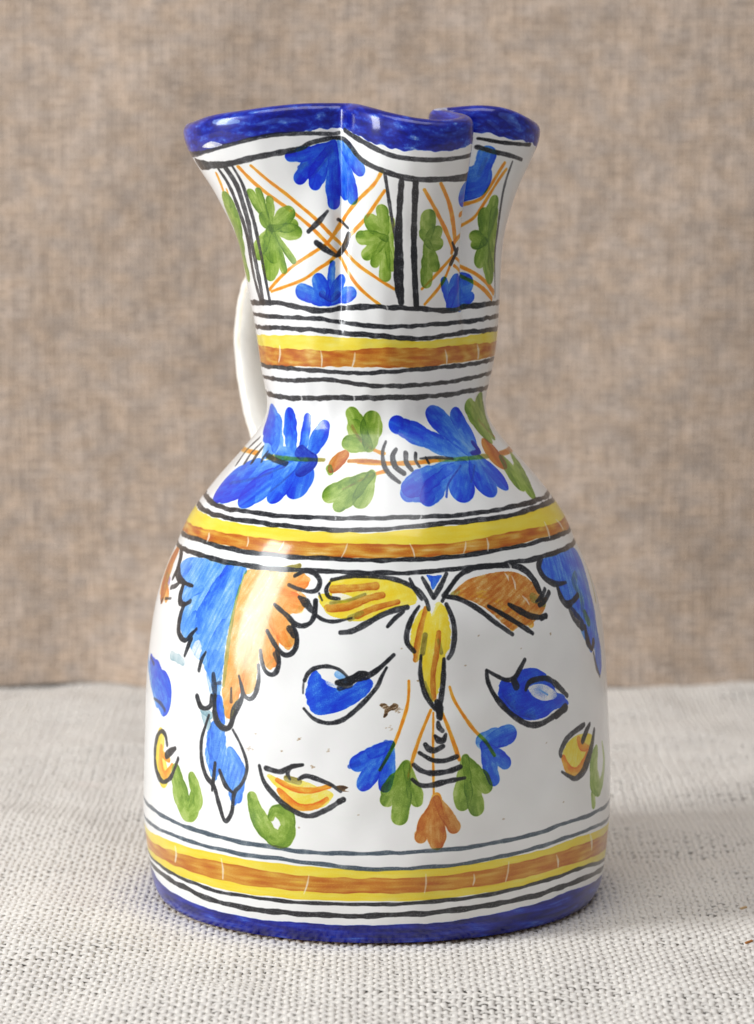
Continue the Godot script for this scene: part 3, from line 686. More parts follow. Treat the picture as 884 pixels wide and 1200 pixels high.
	brush("olive", [-51.9, 153.4, 1.78, -39.1, 153.6, 1.37, -22.5, 153.9, 1.08], 0.6, 0.6)
	brush("ink", [-53.3, 153.9, 1.39, -46, 152.7, 1.47, -39.4, 152, 1.53], 0.8, 0.8)
	brush("ink", [-71.5, 158.2, 1.38, -76.4, 153.9, 1.77, -73.6, 149.3, 1.25], 0.93, 0.87)
	brush("ink", [-65.4, 156.9, 0.88, -67.7, 153.7, 1.6, -66.4, 150.5, 1.47], 0.87, 0.74)
	brush("ink", [-61, 155.8, 1.31, -61.4, 153.3, 1.91, -60.7, 151.2, 1.58], 0.83, 0.86)
	brush("ink", [-54.8, 154.9, 0.77, -55, 153, 1.54, -54.1, 151.7, 0.91], 0.85, 0.73)
	# shoulder: bud and green leaves
	brush("green", [-19.3, 151.6, 2.11, -18.1, 150.3, 2.1], 0.8, 0.8)
	brush("rust", [-18.1, 151.3, 2.84, -16.7, 153.4, 5.27, -14, 155.6, 3.59], 1.1, 1.1)
	brush("rust", [-11.7, 153.8, 1.04, -5.6, 153.9, 1.28, 1.4, 153.6, 1.03], 1, 1)
	brush("green", [-3.5, 158.3, 2.32, -8, 163.4, 4.44, -10.4, 166, 5.35, -12.7, 168.7, 4.62], 0.85, 0.95)
	brush("green", [-3.5, 158.3, 3.17, -3.1, 162.4, 5.99, -2.9, 164.6, 7.04, -2.6, 166.7, 5.91], 0.85, 0.95)
	brush("green", [-3.5, 158.3, 2.57, -8.2, 158.9, 4.83, -10.6, 159.2, 5.68, -13.1, 159.5, 4.77], 0.85, 0.95)
	brush("green", [-11.1, 164.3, 5.03, -7, 159, 4.89], 0.8, 0.8)
	brush("green", [-2, 149.8, 2.47, -9.3, 146.9, 4.9, -12.7, 145.4, 5.92, -16, 143.9, 5.1], 0.85, 0.95)
	brush("green", [-2, 149.8, 2.43, -7.5, 145.3, 4.77, -10, 143, 5.71, -12.3, 140.7, 4.88], 0.85, 0.95)
	brush("green", [-2, 149.8, 3, -3.8, 146.1, 5.7, -4.6, 144.3, 6.73, -5.4, 142.5, 5.67], 0.85, 0.95)
	brush("green", [-9.7, 145.7, 4.47, -6.8, 147.2, 4.37], 0.6, 0.6)
	brush("rust", [-12.4, 164.6, 1.11, -8.9, 161.1, 1.32, -3.1, 158, 0.92], 0.9, 0.9)
	brush("orange", [-3.1, 158, 0.94, 1.8, 156.2, 0.96], 1, 1)
	brush("rust", [-12.1, 145.4, 0.73, -8.1, 147.2, 0.71], 0.8, 0.8)
	brush("orange", [-8.1, 147.2, 0.93, -3.9, 149, 0.9, 3.3, 151.1, 0.86], 1, 1)
	# shoulder: right flower
	brush("blue", [41.2, 153.8, 4.32, 26.4, 159.5, 6.49, 18.4, 162.3, 7, 9.9, 165.1, 5.64], 0.37, 1.59)
	brush("blue", [45.2, 155.2, 4.79, 39.1, 161.7, 7.62, 34.7, 165, 7.74, 29.3, 168.4, 5.81], 0.37, 1.34)
	brush("blue", [48.8, 156.3, 3.84, 48.4, 161.6, 6.92, 47.1, 164.3, 7.46, 44.5, 167.2, 5.58], 0.43, 1.34)
	brush("blue", [34, 152.8, 2.99, 21.6, 149.3, 5.73, 16.4, 147.5, 6.86, 11.7, 145.6, 5.89], 0.37, 1.34)
	brush("blue", [31.8, 152.1, 2.69, 23.5, 147.4, 5.11, 20, 145, 6.11, 17, 142.5, 5.22], 0.37, 1.46)
	brush("blue", [39.5, 152.6, 3.91, 34.1, 148.3, 6.99, 31.9, 146.2, 8.11, 29.9, 144.1, 6.76], 0.5, 1.22)
	brush("blue", [44.4, 153.1, 4.24, 43.2, 149.2, 7.89, 42.6, 147.3, 9.18, 42.1, 145.4, 7.59], 0.56, 1.22)
	brush("blue", [48.3, 152.9, 3.23, 49.7, 149.2, 6.36, 50.3, 147.4, 7.58, 50.9, 145.6, 6.4], 0.59, 1.34)
	brush("blue", [10.6, 144.1, 5.21, 17.1, 143.5, 5.37], 0.7, 0.9)
	brush("blue", [21.3, 147.9, 5.77, 37.1, 150.9, 5.91], 0.55, 0.6)
	brush("cobalt", [49.9, 157.6, 2.52, 50, 155.4, 1.77, 44.9, 154.9, 1.28], 0.8, 0.8)
	brush("cobalt", [35.6, 151.7, 0.58, 27, 146.9, 0.62, 24, 142.7, 0.69], 0.5, 0.5)
	brush("cobalt", [42.5, 151.3, 0.72, 36.3, 146.5, 0.68], 0.5, 0.5)
	brush("orange", [-7.7, 153.6, 1.16, 2.8, 153.2, 1.15, 14.4, 153.2, 1.3, 26.7, 153.7, 1.08], 1, 1)
	brush("olive", [26.7, 153.7, 1.09, 39.5, 153.6, 1.19, 54, 153.6, 1.62], 0.6, 0.6)
	brush("ink", [18.2, 154.4, 0.53, 25.9, 154.5, 1.11, 33.1, 153.9, 0.91], 0.85, 0.85)
	brush("orange", [-3.5, 157.7, 0.93, 3, 156.2, 0.95], 1, 1)
	brush("orange", [-6.9, 148, 0.97, -2, 149.8, 0.93, 3.3, 150.8, 0.91], 1, 1)
	brush("ink", [4, 159.8, 0.83, 2.4, 156.7, 1.3, 2.8, 152.6, 1.55, 4.9, 149.8, 1.48, 8.1, 147.5, 1.05], 0.94, 0.87)
	brush("ink", [8.4, 157.4, 1.23, 6.6, 155.4, 1.92, 7.2, 152.3, 1.72, 10.2, 150.2, 1.72], 0.95, 0.95)
	brush("ink", [12.4, 156.1, 1.56, 12, 153.5, 1.75, 13.5, 151.2, 1.41], 0.97, 0.96)
	brush("ink", [16.8, 156, 1.23, 16.1, 154, 1.31, 17, 152.1, 1.1], 0.97, 0.83)
	brush("ink", [20.9, 154.6, 0.84, 21.4, 153, 1], 1.03, 0.84)
	brush("rust", [59.6, 155.1, 7.53, 59.3, 153.5, 9.41, 59.4, 152.4, 6.9], 1.2, 1.2)
	brush("rust", [66.2, 153.5, 1.81, 73.3, 153.5, 1.54, 87.6, 153.5, 1.69], 1, 1)
	brush("green", [64.4, 158.9, 4.25, 63.6, 164, 8.04, 60.6, 166.7, 8.69, 56.4, 169.4, 6.01], 0.9, 0.9)
	brush("green", [70.2, 159.4, 3.7, 74.5, 164.4, 6.19, 72.4, 167.1, 7.27, 67.9, 170, 6.9], 0.9, 0.9)
	brush("rust", [65.2, 164.5, 1.51, 69.1, 161.7, 1.52, 72.8, 158.9, 1.52], 0.8, 0.8)
	brush("green", [64, 149.6, 7.54, 62.1, 147, 8.16, 60.8, 144.9, 6.27], 0.95, 0.95)
	brush("green", [77.2, 150.7, 3.17, 68.5, 145.9, 5.67, 64.6, 141.3, 5.65], 0.95, 0.95)
	brush("green", [78.8, 152.2, 2.54, 74, 150.4, 2.53], 0.6, 0.6)
	# body: left wing, blue side
	fill("blue", [-63.8, 120, -51.8, 120.8, -40.1, 120.5, -37.6, 119.4, -37.9, 114.9, -38.4, 109.2, -39, 102.3, -39.6, 95.7, -39.9, 85.7, -40.1, 78.7, -39, 72.5, -40.3, 71.1, -42.2, 75.9, -43.1, 82.4, -45, 84.9, -47.5, 88.6, -50.3, 89.6, -53.8, 94, -57.4, 96.2, -59.8, 100.2, -59.8, 105.3, -62.1, 107.9, -62.4, 111, -67.4, 113.5, -69.1, 117.2], 0.42, 64, 0.4)
	brush("blue", [-43.9, 119.6, 4.19, -46.1, 112.3, 6.2, -48.9, 105.1, 6.73, -50, 99.4, 5.37], 0.9, 0.54)
	brush("blue", [-39.5, 119, 2.05, -39.7, 113.1, 3.4, -40.7, 104.9, 2.38], 0.55, 0.33)
	brush("blue", [-41.3, 102.1, 2.7, -43.8, 94.8, 4.74, -44.5, 86.4, 3.41], 0.55, 0.33)
	brush("blue", [-52.6, 111.4, 2.44, -58.6, 107.7, 3.15], 0.5, 0.3)
	brush("blue", [-52.7, 103.1, 3.34, -56, 97.5, 4.16], 0.5, 0.3)
	brush("blue", [-62.5, 117.1, 3.59, -66.1, 114.3, 4.39], 0.6, 0.36)
	brush("blue", [-42.9, 92.2, 2.82, -43.8, 85.1, 4.86, -41.4, 76.6, 3.25], 0.5, 0.3)
	brush("blue", [-40.8, 77.2, 1.84, -39.8, 71.8, 2.12], 0.5, 0.3)
	fill("bare", [-50, 95.2, -48.1, 93.6, -48.6, 89.3, -51, 89.2, -52.5, 90.6], 0.8, 60, 0.3)
	fill("bare", [-50.2, 88.2, -46.8, 87.4, -43.7, 82.3, -42.9, 79.1, -44.6, 78, -47, 81.7], 0.5, 60, 0.5)
	fill("bare", [-38.1, 119.1, -37.2, 113.3, -37.7, 107.4, -38, 113.3], 0.5, 70, 0.2)
	brush("ink", [-73.6, 121, 2.04, -71.3, 118.3, 2.74, -69.7, 115.4, 3.23, -66.2, 112.9, 2.91, -61.4, 112, 1.38, -56.9, 111.7, 1.09], 0.97, 1.02)
	brush("ink", [-62.2, 110.7, 2.64, -62.1, 107.9, 2.81, -61.1, 105.9, 2.48, -58.5, 105.5, 1.43, -56, 106.9, 1.54], 1.02, 0.91)
	brush("ink", [-58.8, 105.2, 2.43, -59.4, 102, 2.48, -59.2, 97.2, 2.46, -57.6, 95, 2.2, -55, 94.3, 1.54, -52.7, 96.7, 1.63, -50.9, 98.7, 1.14], 0.98, 0.92)
	brush("ink", [-52.5, 95.3, 1.57, -53.6, 92.6, 2.02, -54.7, 89.3, 1.39], 1.05, 0.88)
	brush("ink", [-46.3, 91.9, 0.91, -47.6, 89.2, 1.78, -48.3, 85.7, 1.57], 0.95, 0.83)
	brush("teal", [-61, 88.1, 2.97, -57.3, 87.7, 3.38, -55.2, 87, 2.37], 0.3, 0.3)
	brush("ink", [-48.3, 77, 2.07, -46.9, 74.2, 2.09, -45, 73.7, 1.58, -43.3, 75.1, 2.01, -43.1, 78.2, 1.37], 1.02, 0.98)
	brush("ink", [-43, 85.2, 1.73, -42.5, 81.7, 2.81, -42, 78.4, 2], 0.83, 0.67)
	brush("ink", [-42.5, 82.2, 0.7, -40.6, 82.8, 1.26], 0.55, 0.6)
	brush("ink", [-42, 78.4, 1.61, -41.8, 73.4, 1.88, -40, 69.2, 1.99, -37.8, 68.5, 1.54, -36.6, 70.1, 1.92, -36, 75.2, 1.56, -33.8, 78.8, 1.14], 1.03, 0.82)
	brush("teal", [-45.2, 71.4, 3.32, -43.9, 68.2, 3.25], 0.5, 0.5)
	brush("blue", [-40.8, 77.2, 3.45, -40.1, 74, 3.42, -39.2, 70.2, 2.25], 0.8, 0.8)
	# body: left wing, orange side
	fill("apricot", [-37.5, 119.2, -29.2, 119.9, -21.7, 121.2, -19.7, 119.5, -17.8, 117.5, -20.3, 114.8, -17.8, 111.8, -18.6, 108.3, -22.5, 106.2, -20.4, 100.2, -21.3, 95.6, -24.5, 98, -27.5, 100.4, -25.2, 94.4, -25.9, 88.9, -28.3, 91.1, -29.6, 95.9, -29.9, 90.3, -31.8, 82.4, -32.9, 79.8, -34, 83.8, -34.9, 90.6, -35.8, 83.5, -36.4, 74.5, -37.9, 71.5, -39.1, 75.2, -39.6, 81.3, -39.1, 94.1, -38.7, 106.5, -38.1, 114.6], 0.68, 60, 0.35)
	brush("apricot", [-31.1, 114, 2.52, -25.3, 115.4, 4.66, -22.4, 116.1, 5.43, -19.7, 116.8, 4.52], 0.25, 1)
	brush("apricot", [-31.1, 114, 2.99, -25.6, 112.1, 5.69, -23.1, 111.1, 6.72, -20.6, 110.1, 5.66], 0.25, 1)
	brush("apricot", [-31.1, 114, 3.28, -26.2, 106.7, 6.16, -24, 103.1, 7.24, -22.1, 99.4, 6.08], 0.25, 0.95)
	brush("apricot", [-31.1, 114, 2.71, -27.9, 103, 5.03, -26.8, 97.5, 5.9, -25.8, 91.9, 4.94], 0.25, 0.9)
	brush("apricot", [-31.1, 114, 2.83, -31, 98.7, 5.29, -31.5, 90.8, 6.25, -32.2, 82.9, 5.29], 0.25, 0.7)
	brush("apricot", [-31.1, 114, 2.1, -33.3, 94.3, 3.98, -35.2, 84.1, 4.78, -37.3, 73.8, 4.13], 0.25, 0.9)
	brush("rust", [-19.6, 109, 1.37, -17.9, 110.7, 1.14], 0.45, 0.45)
	brush("rust", [-22.2, 97.1, 1.73, -20.8, 99.4, 1.44], 0.45, 0.45)
	brush("rust", [-26.9, 90.1, 1.41, -25.6, 92.2, 1.17], 0.45, 0.45)
	brush("rust", [-38, 72.6, 1.29, -37.1, 79.2, 1.07], 0.45, 0.45)
	brush("olive", [-38.3, 114.3, 1.1, -38.6, 104.6, 1.46, -39, 92.8, 1.65, -39.4, 82.2, 1.3], 0.5, 0.5)
	brush("olive", [-29.8, 120.1, 1.64, -25.2, 120.7, 1.77, -21.6, 121.8, 1.64], 0.8, 0.8)
	brush("yellow", [-23.1, 114.6, 2.26, -19.5, 116.4, 2.22], 0.5, 0.5)
	brush("yellow", [-23.6, 109.3, 2.08, -19.5, 108.5, 2.09], 0.35, 0.35)
	brush("ink", [-22.3, 118.8, 1.25, -19.6, 120.3, 1.36, -17.1, 119.9, 1.47, -15.2, 117.7, 1.57, -15.6, 115, 1.48, -17.4, 114.2, 1.23, -20.7, 114.8, 1.12, -23.6, 115.9, 1.03], 1.02, 0.88)
	brush("ink", [-20.2, 112.4, 1.05, -18.2, 110.7, 2.66, -16.3, 108.2, 1.36], 0.9, 0.9)
	brush("ink", [-15.7, 111.4, 1.71, -15.6, 107.7, 1.7, -16.5, 104.7, 1.65, -18.6, 103.5, 1.65, -20.7, 104.2, 1.75, -22.8, 106.4, 1.49, -26.7, 109.6, 1.18], 1, 0.95)
	brush("ink", [-21.9, 102.5, 1.96, -20.4, 100.5, 1.97], 0.9, 0.9)
	brush("ink", [-21.1, 103.6, 1.03, -19.8, 100.5, 1.43, -19.8, 96.8, 1.81, -21, 94.5, 1.68, -22.8, 94.1, 1.61, -24.7, 96.1, 1.58, -27.8, 101.2, 1.46], 1, 0.93)
	brush("ink", [-24.8, 95.2, 1.19, -24, 92.1, 1.47, -24.5, 88.7, 1.71, -25.8, 87.4, 1.44, -27.5, 88.4, 1.45, -28.6, 91.3, 1.48, -29.2, 94.8, 1.46], 1, 0.92)
	brush("ink", [-25.2, 94.1, 1.81, -24.2, 91.8, 1.8], 0.7, 0.7)
	brush("ink", [-29.5, 90.1, 1.14, -29.2, 85.5, 1.48, -30, 80.7, 1.8, -31.4, 78.9, 1.48, -33.1, 80, 1.64, -34, 82.9, 1.29, -34.9, 85.9, 0.89], 0.98, 0.87)
	brush("ink", [-34.3, 83.7, 0.98, -33.6, 79.7, 1.55, -34.7, 75.4, 1.56, -36.1, 71.8, 1.25, -37.3, 69.4, 0.77], 0.94, 0.93)
	brush("ink", [-37, 81.7, 0.84, -36.8, 77.3, 1.22], 0.75, 0.67)
	# body: far left leaf and blue drop
	brush("rust", [-78.2, 118.9, 6.52, -79.6, 114.9, 9.5, -77.5, 109.5, 9.12, -74.9, 104.8, 4.44], 1.1, 1.1)
	brush("apricot", [-80, 118.9, 6.58, -81.3, 114, 9.52, -79.5, 108, 6.79], 0.9, 0.9)
	brush("mauve", [-82, 116.2, 3.93, -81.3, 114, 3.93], 0.6, 0.6)
	brush("mauve", [-79.2, 110.3, 5.1, -73.9, 109.6, 5.07], 0.6, 0.6)
	brush("apricot", [-70.9, 105.6, 3.79, -73.9, 107.8, 3.8], 0.9, 0.9)
	brush("ink", [-76.2, 121.8, 1.53, -71.5, 119.1, 2.66, -70, 115.9, 2.74, -70.8, 112.4, 2.26], 0.87, 0.89)
	brush("ink", [-69.9, 109.1, 1.63, -66.6, 110.3, 1.94, -64.6, 111.7, 1.02], 0.87, 0.84)
	brush("ink", [-72.1, 105, 1.13, -67.4, 105.9, 0.78], 0.78, 0.72)
	brush("ink", [-75.5, 103.2, 1.73, -74.4, 104.3, 1.58], 0.67, 0.7)
	brush("blue", [-78.2, 83.2, 3.83, -70.8, 79.1, 10.13, -64.4, 74.8, 12.57, -64, 70.3, 6.29], 0.9, 0.9)
	brush("blue", [-85.8, 83.2, 2.33, -76.5, 78.4, 3.82, -68.3, 71.6, 5.05], 0.35, 0.35)
	brush("ink", [-78.6, 84, 0.84, -73.3, 82.6, 1.54], 0.61, 0.59)
	brush("ink", [-71.2, 71.5, 0.75, -65.7, 71, 1.52, -62.9, 69.4, 1.46], 0.72, 0.61)
	# body: tail feather under the left wing
	fill("blue", [-43.1, 68.4, -40.3, 70, -38.3, 67, -37.7, 60.9, -35.1, 60.2, -32.6, 56.7, -33.5, 51, -34.1, 45.3, -35.9, 43.3, -37.4, 48, -39.7, 53.6, -40.9, 50.5, -43.3, 52.9, -44.6, 58.3, -44.1, 64.8], 0.5, 75, 0.5)
	brush("blue", [-41.6, 68.1, 3.88, -42, 61.6, 5.93, -41.3, 53.2, 3.13], 0.6, 0.6)
	brush("blue", [-36.7, 61.1, 2.86, -34, 55.4, 4.87, -34.4, 46.1, 3.46], 0.45, 0.45)
	brush("blue", [-39.8, 60.6, 3.79, -38.1, 55.2, 3.69], 0.4, 0.4)
	fill("bare", [-39.9, 52.7, -38.5, 50.1, -36.9, 47, -38.4, 41.1, -40, 43.6, -40.9, 47.7], 0.9, 0, 0.1)
	brush("ink", [-43.7, 71.7, 1.01, -44.8, 68.1, 1.22, -46.2, 62.7, 1.49, -46, 56.5, 1.71, -44.4, 51.5, 1.81, -41.7, 48.4, 1.85, -40, 43, 1.82, -38.1, 37.8, 1.57, -36.1, 41, 1.6, -35.4, 47.3, 1.59, -33.5, 50.4, 1.38, -32.1, 54, 1.28, -31.9, 58.2, 1.16, -33.7, 63.8, 1.01, -36, 68.2, 0.87], 1.01, 0.92)
	brush("ink", [-41.4, 56.3, 1.28, -41.8, 51.7, 1.73, -42.3, 47.1, 1.05], 0.97, 1.02)
	brush("ink", [-39.9, 54.1, 1.41, -38, 49.6, 1.68, -35.7, 47.5, 0.75], 0.96, 1.01)
	brush("ink", [-42.1, 73.1, 1.97, -41.1, 69.9, 1.96, -38.9, 68, 1.64, -36.6, 69.5, 1.66, -35.2, 74.7, 0.91], 0.93, 0.94)
	brush("teal", [-45.9, 73, 2.81, -43.4, 71.7, 2.74], 0.6, 0.6)
	brush("ink", [-46.2, 62.2, 1.21, -46.4, 57.9, 1.02], 0.6, 0.55)
	# body: small birds and green commas on the left
	brush("yellow", [-65, 60.2, 5.67, -65.8, 53.4, 9.47, -63.2, 47.4, 8.83], 0.85, 0.85)
	brush("orange", [-64.8, 56.2, 2.52, -65, 50.4, 3.79, -62.2, 47.6, 2.81, -58.3, 51.5, 2.33], 0.8, 0.8)
	brush("orange", [-63.6, 54.2, 2.73, -60.1, 53.4, 2.45], 0.8, 0.8)
	brush("ink", [-61.3, 58.3, 1.88, -62.4, 61.2, 2.09, -65.1, 61.7, 1.38, -68, 58.6, 2.51, -69.3, 53.9, 2.64, -68.6, 49.2, 2.72, -66, 46.1, 2.79, -62.7, 45.2, 1.29, -59, 47.6, 1.89, -57, 51.3, 1.79, -55.5, 54.8, 1.48], 0.92, 1.01)
	brush("ink", [-61.6, 54.4, 2.76, -59.4, 56.1, 2.89, -56.9, 57.9, 1.5], 1, 1)
	brush("green", [-56.5, 50.2, 5.12, -54.8, 44.6, 8.65, -51.5, 38.8, 8.03, -48.8, 40.3, 6.4, -47.9, 44.8, 6.34, -49.6, 49.8, 4.2], 0.9, 0.9)
	brush("green", [-30.3, 47, 3.99, -29.1, 42.1, 5.58, -26.2, 36.4, 6.28, -22.9, 34, 5.85, -21, 37.6, 5.87, -21.6, 42.3, 5.47, -24.2, 43.4, 3.59, -25.3, 41, 2.62], 0.9, 0.9)
	fill("yellow", [-26.3, 55.1, -23.4, 50.2, -20.8, 46, -17.9, 44.1, -13.8, 45, -11, 47.4, -10.2, 50.5, -13.8, 52.2, -17.9, 54.1, -20.9, 53.2], 0.7, 20, 0.3)
	brush("orange", [-23.7, 53.5, 1.46, -19.4, 51.1, 2.26, -15, 51, 1.93, -11, 52.6, 1.37], 0.95, 0.95)
	brush("orange", [-23.2, 50.2, 1.81, -20.4, 46.6, 2.95, -17.7, 45.2, 2.53, -14.2, 46, 2.19, -11.6, 48.4, 1.64], 1, 1)
	brush("ink", [-28.4, 57.6, 1.04, -27.2, 52.7, 1.52, -24.5, 48.6, 1.94, -21, 44.9, 1.81, -16.2, 42.5, 1.66, -11.8, 44.8, 1.64, -8.6, 47.8, 1.66], 0.99, 0.86)
	brush("ink", [-8.6, 47.8, 2.05, -7.8, 48.4, 2.05], 1, 1)
	brush("ink", [-26.6, 57, 1.63, -23, 56.3, 1.73, -20.7, 57.9, 1.5, -17.4, 59.1, 1.02], 0.97, 0.98)
	brush("ink", [-17.6, 59.1, 0.79, -20.1, 58.3, 1.54, -21.1, 56.2, 1.61, -20.5, 54.1, 0.99], 0.99, 0.92)
	brush("ink", [-18.4, 54.3, 1.05, -16.7, 55.5, 1.49, -14.7, 55.1, 1.58, -10.8, 53.2, 1.39, -8.4, 51.1, 1.14], 0.99, 0.86)
	brush("olive", [-21.3, 54.3, 2.27, -18.3, 53.5, 2.26], 0.6, 0.6)
	# body: blue leaf left of the middle
	fill("blue", [-15.2, 88.9, -16.4, 85.6, -16.8, 80.6, -15.7, 77.1, -13.6, 75.4, -10.3, 76.1, -7.9, 77.3, -5.4, 79.3, -2.8, 81.8, -1.2, 84.8, -1, 86.9, -2.8, 87.8, -4.8, 86.1, -6.8, 84.4, -8.8, 84.9, -10.9, 85.9, -12.9, 87.1, -14.2, 89.5], 1.2, 30, 0.2)
	fill("bare", [-13.8, 89.6, -11.7, 89.9, -9.3, 87.9, -8, 86, -9.2, 84.3, -11.2, 84.8, -12.5, 86.9], 0.75, 0, 0.2)
	brush("blue", [-9.3, 88.7, 2.2, -6.4, 86.1, 2.19], 0.3, 0.3)
	brush("ink", [-17.3, 86.3, 1.23, -16.5, 88.6, 1.32, -14.9, 90.3, 1.4, -12.2, 91.1, 1.26, -9.3, 90.4, 1.13, -7.4, 88.5, 0.91, -6.4, 86.6, 0.69], 0.99, 0.86)
	brush("ink", [-9.4, 86, 1.63, -6.8, 86.6, 2.71, -4, 88.3, 3.25, -2, 88.6, 2.17, 0.4, 90.7, 1.63, 3.9, 95, 1.36], 1.05, 1.05)
	brush("ink", [-8.8, 84.3, 2.17, -6.4, 85.5, 2.17], 0.8, 0.8)
	brush("ink", [2.2, 91, 0.95, 1, 88, 1.16, 0, 85, 1.36, -2.4, 81, 1.51, -5.5, 76.8, 1.56, -8.3, 74, 1.62, -11.5, 73, 1.46, -14.8, 74.2, 1.19, -17.3, 77.3, 0.91], 0.99, 0.89)
	brush("ink", [-17.6, 82.2, 0.65, -17.5, 85.5, 0.77, -16.7, 88.3, 0.4], 0.84, 0.64)
	# body: middle ornament
	fill("yellow", [-12.2, 117.8, -8.4, 118.9, -2.7, 119.3, 3.6, 118, 7.8, 116.1, 10.1, 113.2, 9.5, 110.6, 6, 109.9, 2.8, 109.1, -0.4, 107, -4.4, 105.4, -8.4, 106.1, -11.9, 107.3, -14.1, 110.4, -15, 113.2, -11.9, 114.1, -12.5, 115.9], 0.95, 15, 0.25)
	fill("bare", [-11.2, 114.2, -6.5, 113, -7.4, 111.9, -10.9, 112.1], 0.85, 0, 0.1)
	brush("brown", [-11.5, 115.2, 2.36, -7.1, 115.6, 2.61, -0.4, 116.4, 2.34], 0.85, 0.85)
	brush("rust", [-1.8, 116.2, 2.34, -0.4, 116.4, 2.34], 0.4, 0.4)
	brush("brown", [-12, 109.2, 2.12, -7.9, 109.8, 2.65, -3, 112.3, 2.37, 1.3, 113.6, 2.08], 0.9, 0.9)
	brush("rust", [-12.5, 109.4, 2.11, -8.1, 110.1, 2.1], 0.4, 0.4)
	brush("brown", [-4.9, 107.3, 2.13, -0.4, 109.7, 2.1, 5.2, 111.5, 1.82], 0.95, 0.95)
	brush("olive", [-11.7, 111, 1.06, -7.4, 111.9, 1.06, -3.1, 113.8, 1.05], 0.6, 0.6)
	brush("olive", [-6.7, 106.4, 1.87, -3.8, 108.1, 1.86], 0.6, 0.6)
	brush("ink", [-12.4, 117.2, 0.72, -13.2, 115.1, 1.65, -12.3, 112.8, 1.35, -9.6, 112.3, 0.97], 1, 0.86)
	brush("ink", [-12, 118, 1.16, -7.7, 119.1, 1.24, -2.5, 119.4, 1.32, 3.6, 118.6, 1.42, 7.4, 117.1, 1.54, 10.6, 114.7, 1.57, 12.4, 111.8, 1.36, 12.9, 108.9, 1.11], 0.94, 0.91)
	brush("ink", [8.6, 118.4, 0.89, 9.7, 115.3, 1.38, 11.3, 112.1, 1.02], 0.98, 0.87)
	brush("ink", [-15.4, 107.2, 0.8, -13.3, 105.7, 1.32, -10.5, 105.3, 1.28, -6.3, 106.5, 0.67], 0.96, 0.84)
	brush("ink", [-15, 113.8, 0.65, -14, 111.7, 0.64], 0.95, 0.86)
	brush("ink", [-8.9, 101.9, 1.46, -6, 102.5, 1.84, -2.5, 104.9, 2.05, 0.8, 107.3, 1.92, 4.2, 108.9, 1.81, 7.5, 109.8, 1.73], 0.93, 0.88)
	brush("ink", [2.5, 103.9, 1.01, 4.4, 106.5, 1.63, 6.6, 108.5, 0.81], 1, 0.87)
	fill("blue", [13.3, 119.3, 15.1, 119, 17.3, 119.1, 16, 116.8, 14.7, 114.8, 14, 116.9], 0.9, 80, 0.3)
	brush("ink", [12, 118.6, 0.99, 13.2, 115.7, 1.67, 14.4, 112.5, 1.43], 0.99, 0.86)
	brush("ink", [18.8, 119.6, 1.45, 16.7, 116, 1.66, 14.5, 112.5, 1.39], 0.96, 0.83)
	brush("ink", [22.9, 119.3, 0.77, 19.2, 115.4, 1.43, 16.6, 111.3, 0.94], 1.04, 0.97)
	fill("yellow", [11.8, 109.4, 12.9, 109.4, 13.6, 106.7, 15.1, 109.3, 16.5, 110.3, 17.7, 108.1, 18.1, 102.2, 17.6, 97.4, 15.7, 91.6, 15.2, 85.7, 13.4, 79.8, 12, 81.7, 10.7, 87.3, 10.6, 93.5, 9.3, 92.7, 8.2, 96.3, 8.1, 102.2, 9.7, 106.9], 0.95, 80, 0.25)
	fill("yellow", [14.7, 110.1, 16.9, 110, 17.8, 104.4, 17.5, 98.5, 15.2, 93.8, 11.7, 88.6, 11.8, 99.4], 0.35, 80, 0.2)
	brush("brown", [12.2, 109.2, 1.65, 10.6, 103.4, 1.93, 9.6, 98.1, 1.94, 9.1, 93.3, 1.66], 0.9, 0.9)
	brush("brown", [15, 101.6, 1.98, 14.2, 95.2, 1.98, 13.2, 88.5, 1.69, 13.2, 81.4, 1.97], 0.9, 0.9)
	brush("rust", [13.2, 88.5, 1.69, 13.4, 80.8, 1.69], 0.4, 0.4)
	brush("olive", [11.6, 101, 1.67, 10.8, 95.4, 1.67], 0.8, 0.8)
	brush("olive", [14.9, 99.2, 1.42, 15.4, 95.2, 1.42], 0.6, 0.6)
	brush("olive", [11.1, 85.9, 1.38, 12.6, 80.3, 1.39], 0.5, 0.5)
	brush("ink", [10.5, 110, 0.87, 8.7, 106.9, 1.53, 7.2, 102.2, 1.73, 7.2, 98.7, 1.62, 8.8, 96, 1.41], 0.97, 0.93)
	brush("ink", [17.6, 110.2, 1.36, 18.8, 105.7, 1.65, 19, 101.1, 1.76, 18.2, 95.8, 1.64, 17.1, 93.4, 1.24], 0.98, 0.85)
	brush("ink", [10.4, 94.6, 0.89, 10.2, 88.6, 1.54, 11.2, 82.6, 1.63, 13.2, 78.1, 1.47, 14.8, 76.4, 1.35], 0.95, 0.98)
	brush("ink", [16, 93.2, 1.23, 15.6, 85.9, 1.82, 14.9, 79.7, 1.83, 14.4, 77, 0.8], 1.01, 0.92)
	brush("ink", [14, 79.7, 1.96, 14.6, 77.5, 2.82, 14.8, 74.2, 1.42], 1.05, 1.05)
	fill("rust", [20.1, 113.5, 23.7, 116.9, 28.3, 118.2, 33.3, 118.8, 39.1, 118.5, 43.3, 116.4, 46.4, 113.1, 47.1, 109.4, 49.1, 109.1, 46.6, 105.1, 44.6, 103.8, 41.1, 101.3, 38.4, 101.9, 35.3, 100.6, 32.3, 103.2, 28.4, 107.8, 24.5, 110.8, 21.7, 111.5], 0.8, 25, 0.5)
	brush("orange", [22, 113.6, 2.16, 31.5, 111.3, 2.98, 40.8, 102.7, 2.32], 0.6, 0.6)
	brush("orange", [27.5, 116.9, 2.19, 37.9, 114.9, 3.79, 43.9, 108.2, 2.93], 0.4, 0.4)
